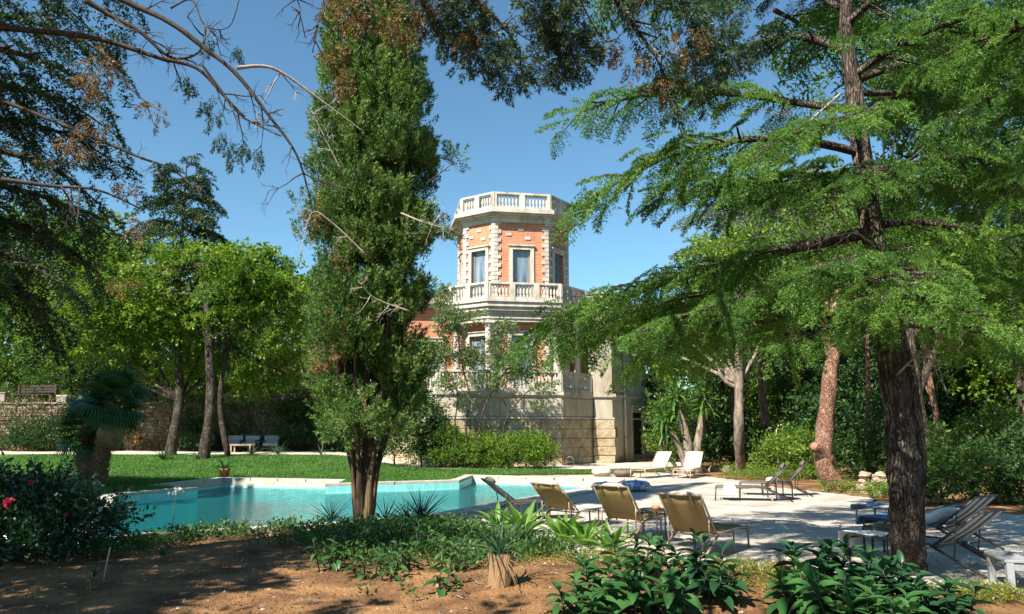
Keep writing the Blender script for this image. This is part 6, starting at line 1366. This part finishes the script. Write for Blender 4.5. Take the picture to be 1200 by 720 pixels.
def lounger(name, label, x, y, ang, back=50, sling='sling_khaki', frame='metal_dark', group='sun loungers on the deck', pillow=True, curl=0, seat=None, z=0.0):
    """x axis runs from head (0) to foot; head end rests on splayed legs"""
    e = empty(name, (x, y, z), ang, label, 'sun lounger', group); H, Wd, Lg = .32, .60, 1.80; px = .62; BL = .70; b = R(back)
    tp = Vector((px - BL*math.cos(b), 0, H + BL*math.sin(b)))
    for s in (-1, 1):
        yy = s*Wd/2
        MB().tube([(px-.08, yy, H-.01), (px + .3, yy, H), (Lg-.03, yy, H), (Lg, yy, H-.03)], .016, 8).build('side_rail', frame, e)
        MB().tube([(Lg, yy, H-.03), (Lg+.02, yy, .0)], .016, 8).build('leg', frame, e)
        MB().tube([(px+.06, yy*1.02, H-.02), (px-.22, yy*1.03, H*.52), (px-.56, yy*1.04, .015)], .017, 8).build('leg', frame, e)
        MB().tube([(px+.02, yy, H), tp + Vector((0, yy, 0))], .016, 8).build('back_rail', frame, e)
        MB().tube([(px-.20, yy*.98, H*.55), tp.lerp(Vector((px, 0, H)), .55) + Vector((0, yy*.98, -.01))], .010, 6).build('back_brace', frame, e)
    for q0, q1, rr_ in (((Lg, -Wd/2, H-.05), (Lg, Wd/2, H-.05), .013), ((px-.40, -Wd/2, .135), (px-.40, Wd/2, .135), .012), ((px+.02, -Wd/2, H-.03), (px+.02, Wd/2, H-.03), .012), (tp + Vector((0, -Wd/2, 0)), tp + Vector((0, Wd/2, 0)), .016), ((1.2, -Wd/2, H-.03), (1.2, Wd/2, H-.03), .012)): MB().tube([q0, q1], rr_, 8).build('crossbar', frame, e)
    MB().tube([(1.25, -Wd/2, H-.01), (1.25, -Wd/2, .0)], .013, 6).build('leg', frame, e); MB().tube([(1.25, Wd/2, H-.01), (1.25, Wd/2, .0)], .013, 6).build('leg', frame, e)
    pf = [(Lg-.02, H+.004), (1.5, H-.012), (1.1, H-.018), (px+.03, H+.004)]; sheet(pf, Wd-.02, .008, 8, .012).build('seat_sling', seat or sling, e)
    d = Vector((tp.x-px, 0, tp.z-H)).normalized(); nr = Vector((d.z, 0, -d.x))
    bp = [(px + d.x*BL*t - nr.x*.02*math.sin(math.pi*t) + nr.x*curl*t**3*.2, H + d.z*BL*t - nr.z*.02*math.sin(math.pi*t) + nr.z*curl*t**3*.2) for t in (0.03, .25, .5, .75, 1.0)]; sheet(bp, Wd-.03, .008, 8, .012).build('back_sling', sling, e)
    if pillow:
        c = Vector((px, 0, H)) + d*BL*.88 + nr*.05; mb = MB(); ns = 10; vs = []
        for i in range(ns+1):
            yv = -.22 + .44*i/ns; rr = .055*math.sin(math.pi*(i+.35)/(ns+.7))**.45
            for k in range(10): a = 2*math.pi*k/10; vs.append(c + Vector((0, yv, 0)) + d*(math.cos(a)*rr*1.7) + nr*(math.sin(a)*rr))
        fs = [(i*10+k, i*10+(k+1) % 10, (i+1)*10+(k+1) % 10, (i+1)*10+k) for i in range(ns) for k in range(10)] + [tuple(range(10))[::-1], tuple(ns*10+k for k in range(10))]
        mb.add(vs, fs, None, True); hr = mb.build('headrest', sling if sling != 'sling_khaki' else 'pouf_beige', e)
        for s in (-.16, .16):
            q = Vector((px, s, H)) + d*BL; MB().bar(q + nr*.04 + d*-.02, q - nr*.03 + d*.01, .028, .006).bar(q - nr*.03 + d*.01, q - nr*.022 - d*.16, .028, .006, up=(1, 0, 0)).build('strap', 'metal_bronze' if sling == 'sling_khaki' else frame, hr)
    return e
def ang(dx, dy): return math.atan2(dy, dx)
def place(label, topx, topy, dirv, **kw):
    """place a lounger by where the top of its backrest stands"""
    a = ang(*dirv); b = R(kw.get('back', 50)); off = .62 - .70*math.cos(b); return lounger('sun_lounger', label, topx - math.cos(a)*off, topy - math.sin(a)*off, a, **kw)
place('khaki sling lounger nearest the camera at the front of the row, seen from behind', 2.22, 10.45, (.60, .80), frame='metal_bronze')
place('third khaki sling lounger from the left, with the round side table on its right', 1.49, 11.95, (.60, .80), frame='metal_bronze')
place('khaki lounger with pale covered seat, second from the left by the pool', .55, 13.35, (.66, .75), back=42, frame='metal_bronze', seat='sling_white')
place('dark-backed reclined lounger closest to the pool water', -.50, 14.9, (.95, .30), back=38, sling='sling_taupe', seat='sling_taupe')
place('white lounger on the far deck edge, left of the pair', 5.45, 27.9, (-.62, -.62), back=50, sling='sling_white', frame='wood_pale', pillow=False, group='white loungers on the far deck edge')
place('white lounger on the far deck edge, right of the pair by the rocks', 6.55, 28.0, (-.45, -.80), back=50, sling='sling_white', frame='wood_pale', pillow=False, group='white loungers on the far deck edge')
l7 = place('grey-backed lounger with small white towel over its foot, before the pines', 6.55, 18.7, (-.94, .25), back=48, sling='sling_taupe', seat='sling_grey', curl=.4, group='grey loungers before the pines')
l8 = place('grey-backed lounger partly behind its towelled neighbour', 7.55, 20.1, (-.94, .25), back=48, sling='sling_taupe', seat='sling_grey', curl=.4, group='grey loungers before the pines')
l9 = place('striped lounger nearest at the right with a white towel over its foot end', 5.75, 9.45, (-.56, .82), back=38, sling='sling_stripe', group='striped loungers behind the cedar trunk', pillow=False)
l10 = place('striped lounger behind the nearest one, blue cloth on its foot end', 6.75, 11.2, (-.56, .82), back=40, sling='sling_stripe', group='striped loungers behind the cedar trunk', pillow=False)
l11 = place('third lounger at the right holding white and dark blue towels', 7.55, 13.0, (-.56, .82), back=18, sling='sling_stripe', group='striped loungers behind the cedar trunk', pillow=False)
def towel(label, L, x0, x1, drop0, drop1, w, mat, yo=0, grp=None):
    """cloth over a lounger's foot, hanging down at the ends"""
    a = L.rotation_euler[2]; e = empty('towel', L.location, a, label, 'towel', grp); H = .335; pf = []
    if drop0: pf += [(x0-.012, H-drop0), (x0-.015, H-drop0*.5), (x0-.005, H-.01)]
    pf += [(x0 + (x1-x0)*t, H + .006) for t in (0.05, .35, .65, .95)]
    if drop1: pf += [(x1+.02, H-.005), (x1+.035, H-drop1*.5), (x1+.03, H-drop1)]
    o = sheet(pf, w, .012, 10, .035).build('cloth', mat, e, (0, yo, 0)); return e
towel('white towel hanging over the foot of the nearest right lounger', l9, 1.35, 1.9, 0, .30, .60, 'towel_white')
towel('blue cloth spread over the foot of the second right lounger', l10, 1.15, 1.88, 0, .12, .6, 'towel_blue')
towel('white towel folded over the third right lounger', l11, 1.0, 1.5, 0, 0, .6, 'towel_white')
towel('dark blue towel at the foot of the third right lounger', l11, 1.54, 1.88, 0, .1, .6, 'towel_blue')
towel('small white towel over the edge of the grey-backed lounger foot', l7, 1.35, 1.62, 0, 0, .66, 'towel_white')
a = l7.rotation_euler[2]; e = empty('towel', l7.location, a, 'end of white towel hanging down beside the grey-backed lounger foot', 'towel')
MB().box(1.35, 1.62, .325, .337, .16, .345).build('cloth', 'towel_white', e)
def rolled(label, x, y, z, a, r, l, mat):
    e = empty('rolled_towel', (x, y, z + r), a, label, 'towel'); vs = []
    sp = [(r*(1-t*.055)*math.cos(t*1.1), r*(1-t*.055)*math.sin(t*1.1)) for t in range(17)]
    mb = MB(); mb.tube([(-l/2, 0, 0), (-l/2+.02, 0, 0), (l/2-.02, 0, 0), (l/2, 0, 0)], [r*.9, r, r, r*.9], 14).build('roll', mat, e); MB().tube([(-l/2-.004, 0, 0), (l/2+.004, 0, 0)], r*.45, 10).build('inner_roll', mat, e)
v = l8.matrix_basis @ Vector((1.0, 0, .33)); rolled('rolled white towel lying on the farther grey lounger', v.x, v.y, .32, .8, .07, .45, 'towel_white')
# side tables
def side_table(label, x, y, h, w, rz=0, round_=False, z=0):
    e = empty('side_table', (x, y, z), rz, label, 'table')
    if round_:
        MB().lathe([(w/2, h-.02), (w/2, h), (w/2-.01, h+.004)], 24).build('table_top', 'metal_dark', e)
        for k in range(3): a = k*2.094 + .5; MB().tube([(w*.44*math.cos(a), w*.44*math.sin(a), h-.02), (w*.46*math.cos(a), w*.46*math.sin(a), 0)], .011, 6).build('leg', 'metal_dark', e)
        MB().tube([(w*.45*math.cos(t), w*.45*math.sin(t), .05) for t in np.linspace(0, 6.283, 25)], .007, 5).build('base_ring', 'metal_dark', e)
    else:
        for k in range(6): MB().box(-w/2, w/2, -w/2 + w*k/6 + .005, -w/2 + w*(k+1)/6 - .005, h-.02, h).build('slat', 'metal_dark', e)
        for sx in (-1, 1):
            for sy in (-1, 1): MB().box(sx*w/2-.012, sx*w/2+.012, sy*w/2-.012, sy*w/2+.012, 0, h-.02).build('leg', 'metal_dark', e)
            MB().box(sx*w/2-.01, sx*w/2+.01, -w/2, w/2, h-.045, h-.02).build('apron', 'metal_dark', e)
    return e
side_table('round dark side table between the third and front khaki loungers', 2.18, 12.1, .50, .46, 0, True)
side_table('square dark side table between the two loungers closest to the pool', .30, 14.3, .42, .5, .4)
side_table('dark side table between the striped loungers behind the cedar', 5.15, 10.9, .40, .42, .5)
side_table('dark side table between the grey-backed loungers', 6.6, 19.4, .42, .42, .2)
e = empty('candle_cup', (2.20, 12.06, .503), 0, 'small orange cup on the round dark side table', 'cup'); MB().lathe([(.05, 0), (.062, .01), (.065, .055), (.058, .055), (.052, .015)], 16).build('cup', 'orange', e); MB().lathe([(.055, .03), (.001, .031)], 12, (0, 0, 0), False).build('wax', 'orange', e)
e = empty('towel', (2.42, 11.75, 0), .4, 'white towel hanging down between round side table and front lounger', 'towel')
sheet([(0, .14), (.0, .30), (.005, .44), (.03, .47), (.06, .44), (.065, .36)], .20, .014, 6, .03).build('cloth', 'towel_white', e)
# poufs
def pouf(label, x, y, rx, ry, h, mat, rz=0):
    e = empty('pouf', (x, y, 0), rz, label, 'pouf', 'floor poufs on the deck'); mb = MB(); n = 22; prof = []
    vs = []; rings = 11
    for i in range(rings):
        t = math.pi*i/(rings-1); z = h/2 - h/2*math.cos(t)*1.0; rr = math.sin(t)**.55
        for k in range(n):
            a = 2*math.pi*k/n; q = rr*(1 + .035*math.cos(a*7)*(.5+.5*math.cos(2*t)) + .05*noise.noise(Vector((math.cos(a)*2, math.sin(a)*2, z*5 + x)))); vs.append(Vector((rx*q*math.cos(a), ry*q*math.sin(a), max(0, z*(1 - .12*(1-rr))))))
    fs = [(i*n+k, i*n+(k+1) % n, (i+1)*n+(k+1) % n, (i+1)*n+k) for i in range(rings-1) for k in range(n)]; mb.add(vs, fs, None, True); mb.build('cushion', mat, e)
    MB().tube([(rx*1.0*math.cos(t), ry*1.0*math.sin(t), h*.5) for t in np.linspace(0, 6.283, 31)], .012, 5).build('seam', mat, e)
    MB().lathe([(.04, h-.01), (.035, h+.006), (.01, h+.01)], 10).build('button', mat, e)
pouf('blue and white tie-dyed pouf, left of the pair in the middle of the deck', 2.55, 21.4, .40, .36, .27, 'pouf_blue')
pouf('blue and white tie-dyed pouf, right of the pair in the middle of the deck', 3.40, 21.6, .42, .36, .30, 'pouf_blue', .3)
pouf('beige woven pouf on the far deck edge by the lawn', 3.20, 28.0, .36, .34, .28, 'pouf_beige')
pouf('dark brown woven pouf beside the beige one', 3.92, 27.6, .36, .34, .27, 'pouf_brown', .5)
# white low bench with a wire rack at the lower right, pillow on a lounger
bx, by = 5.72, 8.8; e = empty('low_bench', (bx, by, 0), R(-14), 'low weathered white table at the lower right corner by the deck edge', 'table')
for k in range(5): MB().box(-.35, 1.35, -.30+.13*k, -.18+.13*k, .30, .33, None, .004).build('plank', 'wood_white', e)
for sx in (-.30, 1.30):
    for sy in (-.26, .30): MB().box(sx-.035, sx+.035, sy-.035, sy+.035, 0, .30).build('leg', 'wood_white', e)
for sy in (-.27, .31): MB().box(-.27, 1.27, sy-.012, sy+.012, .22, .30).build('apron', 'wood_white', e)
e = empty('wire_basket', (bx+.05, by+.05, .333), R(-14), 'small empty wire basket on the low white table', 'basket')
for k in range(5): MB().tube([(-.10+.05*k, -.08, .10), (-.10+.05*k, -.08, .004), (-.10+.05*k, .08, .004), (-.10+.05*k, .08, .10)], .003, 4).build('wire', 'metal_grey', e)
MB().tube([(-.11, -.08, .10), (.11, -.08, .10), (.11, .08, .10), (-.11, .08, .10), (-.11, -.08, .10)], .004, 4).build('rim', 'metal_grey', e)
v = l10.matrix_basis @ Vector((.76, 0, .44)); e = empty('pillow', v, l10.rotation_euler[2], 'pale blue-white pillow leaning on the striped lounger right of the cedar', 'pillow'); mb = MB(); vs = []; n = 8
for sgn in (1, -1):
    for i in range(n+1):
        for j in range(n+1):
            u, w = i/n*2-1, j/n*2-1; hgt = .075*((1-u**4)*(1-w**4))**.5; vs.append(Vector((u*.20, w*.28, sgn*hgt)))
M_ = Matrix.Rotation(R(30), 4, 'Y'); vs = [M_ @ q for q in vs]; k0 = (n+1)**2
fs = [(i*(n+1)+j, (i+1)*(n+1)+j, (i+1)*(n+1)+j+1, i*(n+1)+j+1) for i in range(n) for j in range(n)]; fs += [tuple(k0+q for q in f[::-1]) for f in fs]
mb.add(vs, fs, None, True); mb.build('pillow_cover', 'towel_white', e)
# dark shrub at the right edge behind the bench
x, y = 7.6, 10.9; e = empty('shrub', (x+.9, y, gz(x, y)), 0, 'dark low shrub at the right edge behind the striped loungers', 'shrub'); (V, T, r), _ = crown((0, 0, .4), (.7, .6, .45), 30, .25, 40, CLUST_S, .25); link('foliage', tri_mesh('foliage', V, T, r, 'dark'), e); MB().tube([(0, 0, -.05), (0, 0, .4)], .02, 5).build('stem', 'twig', e)
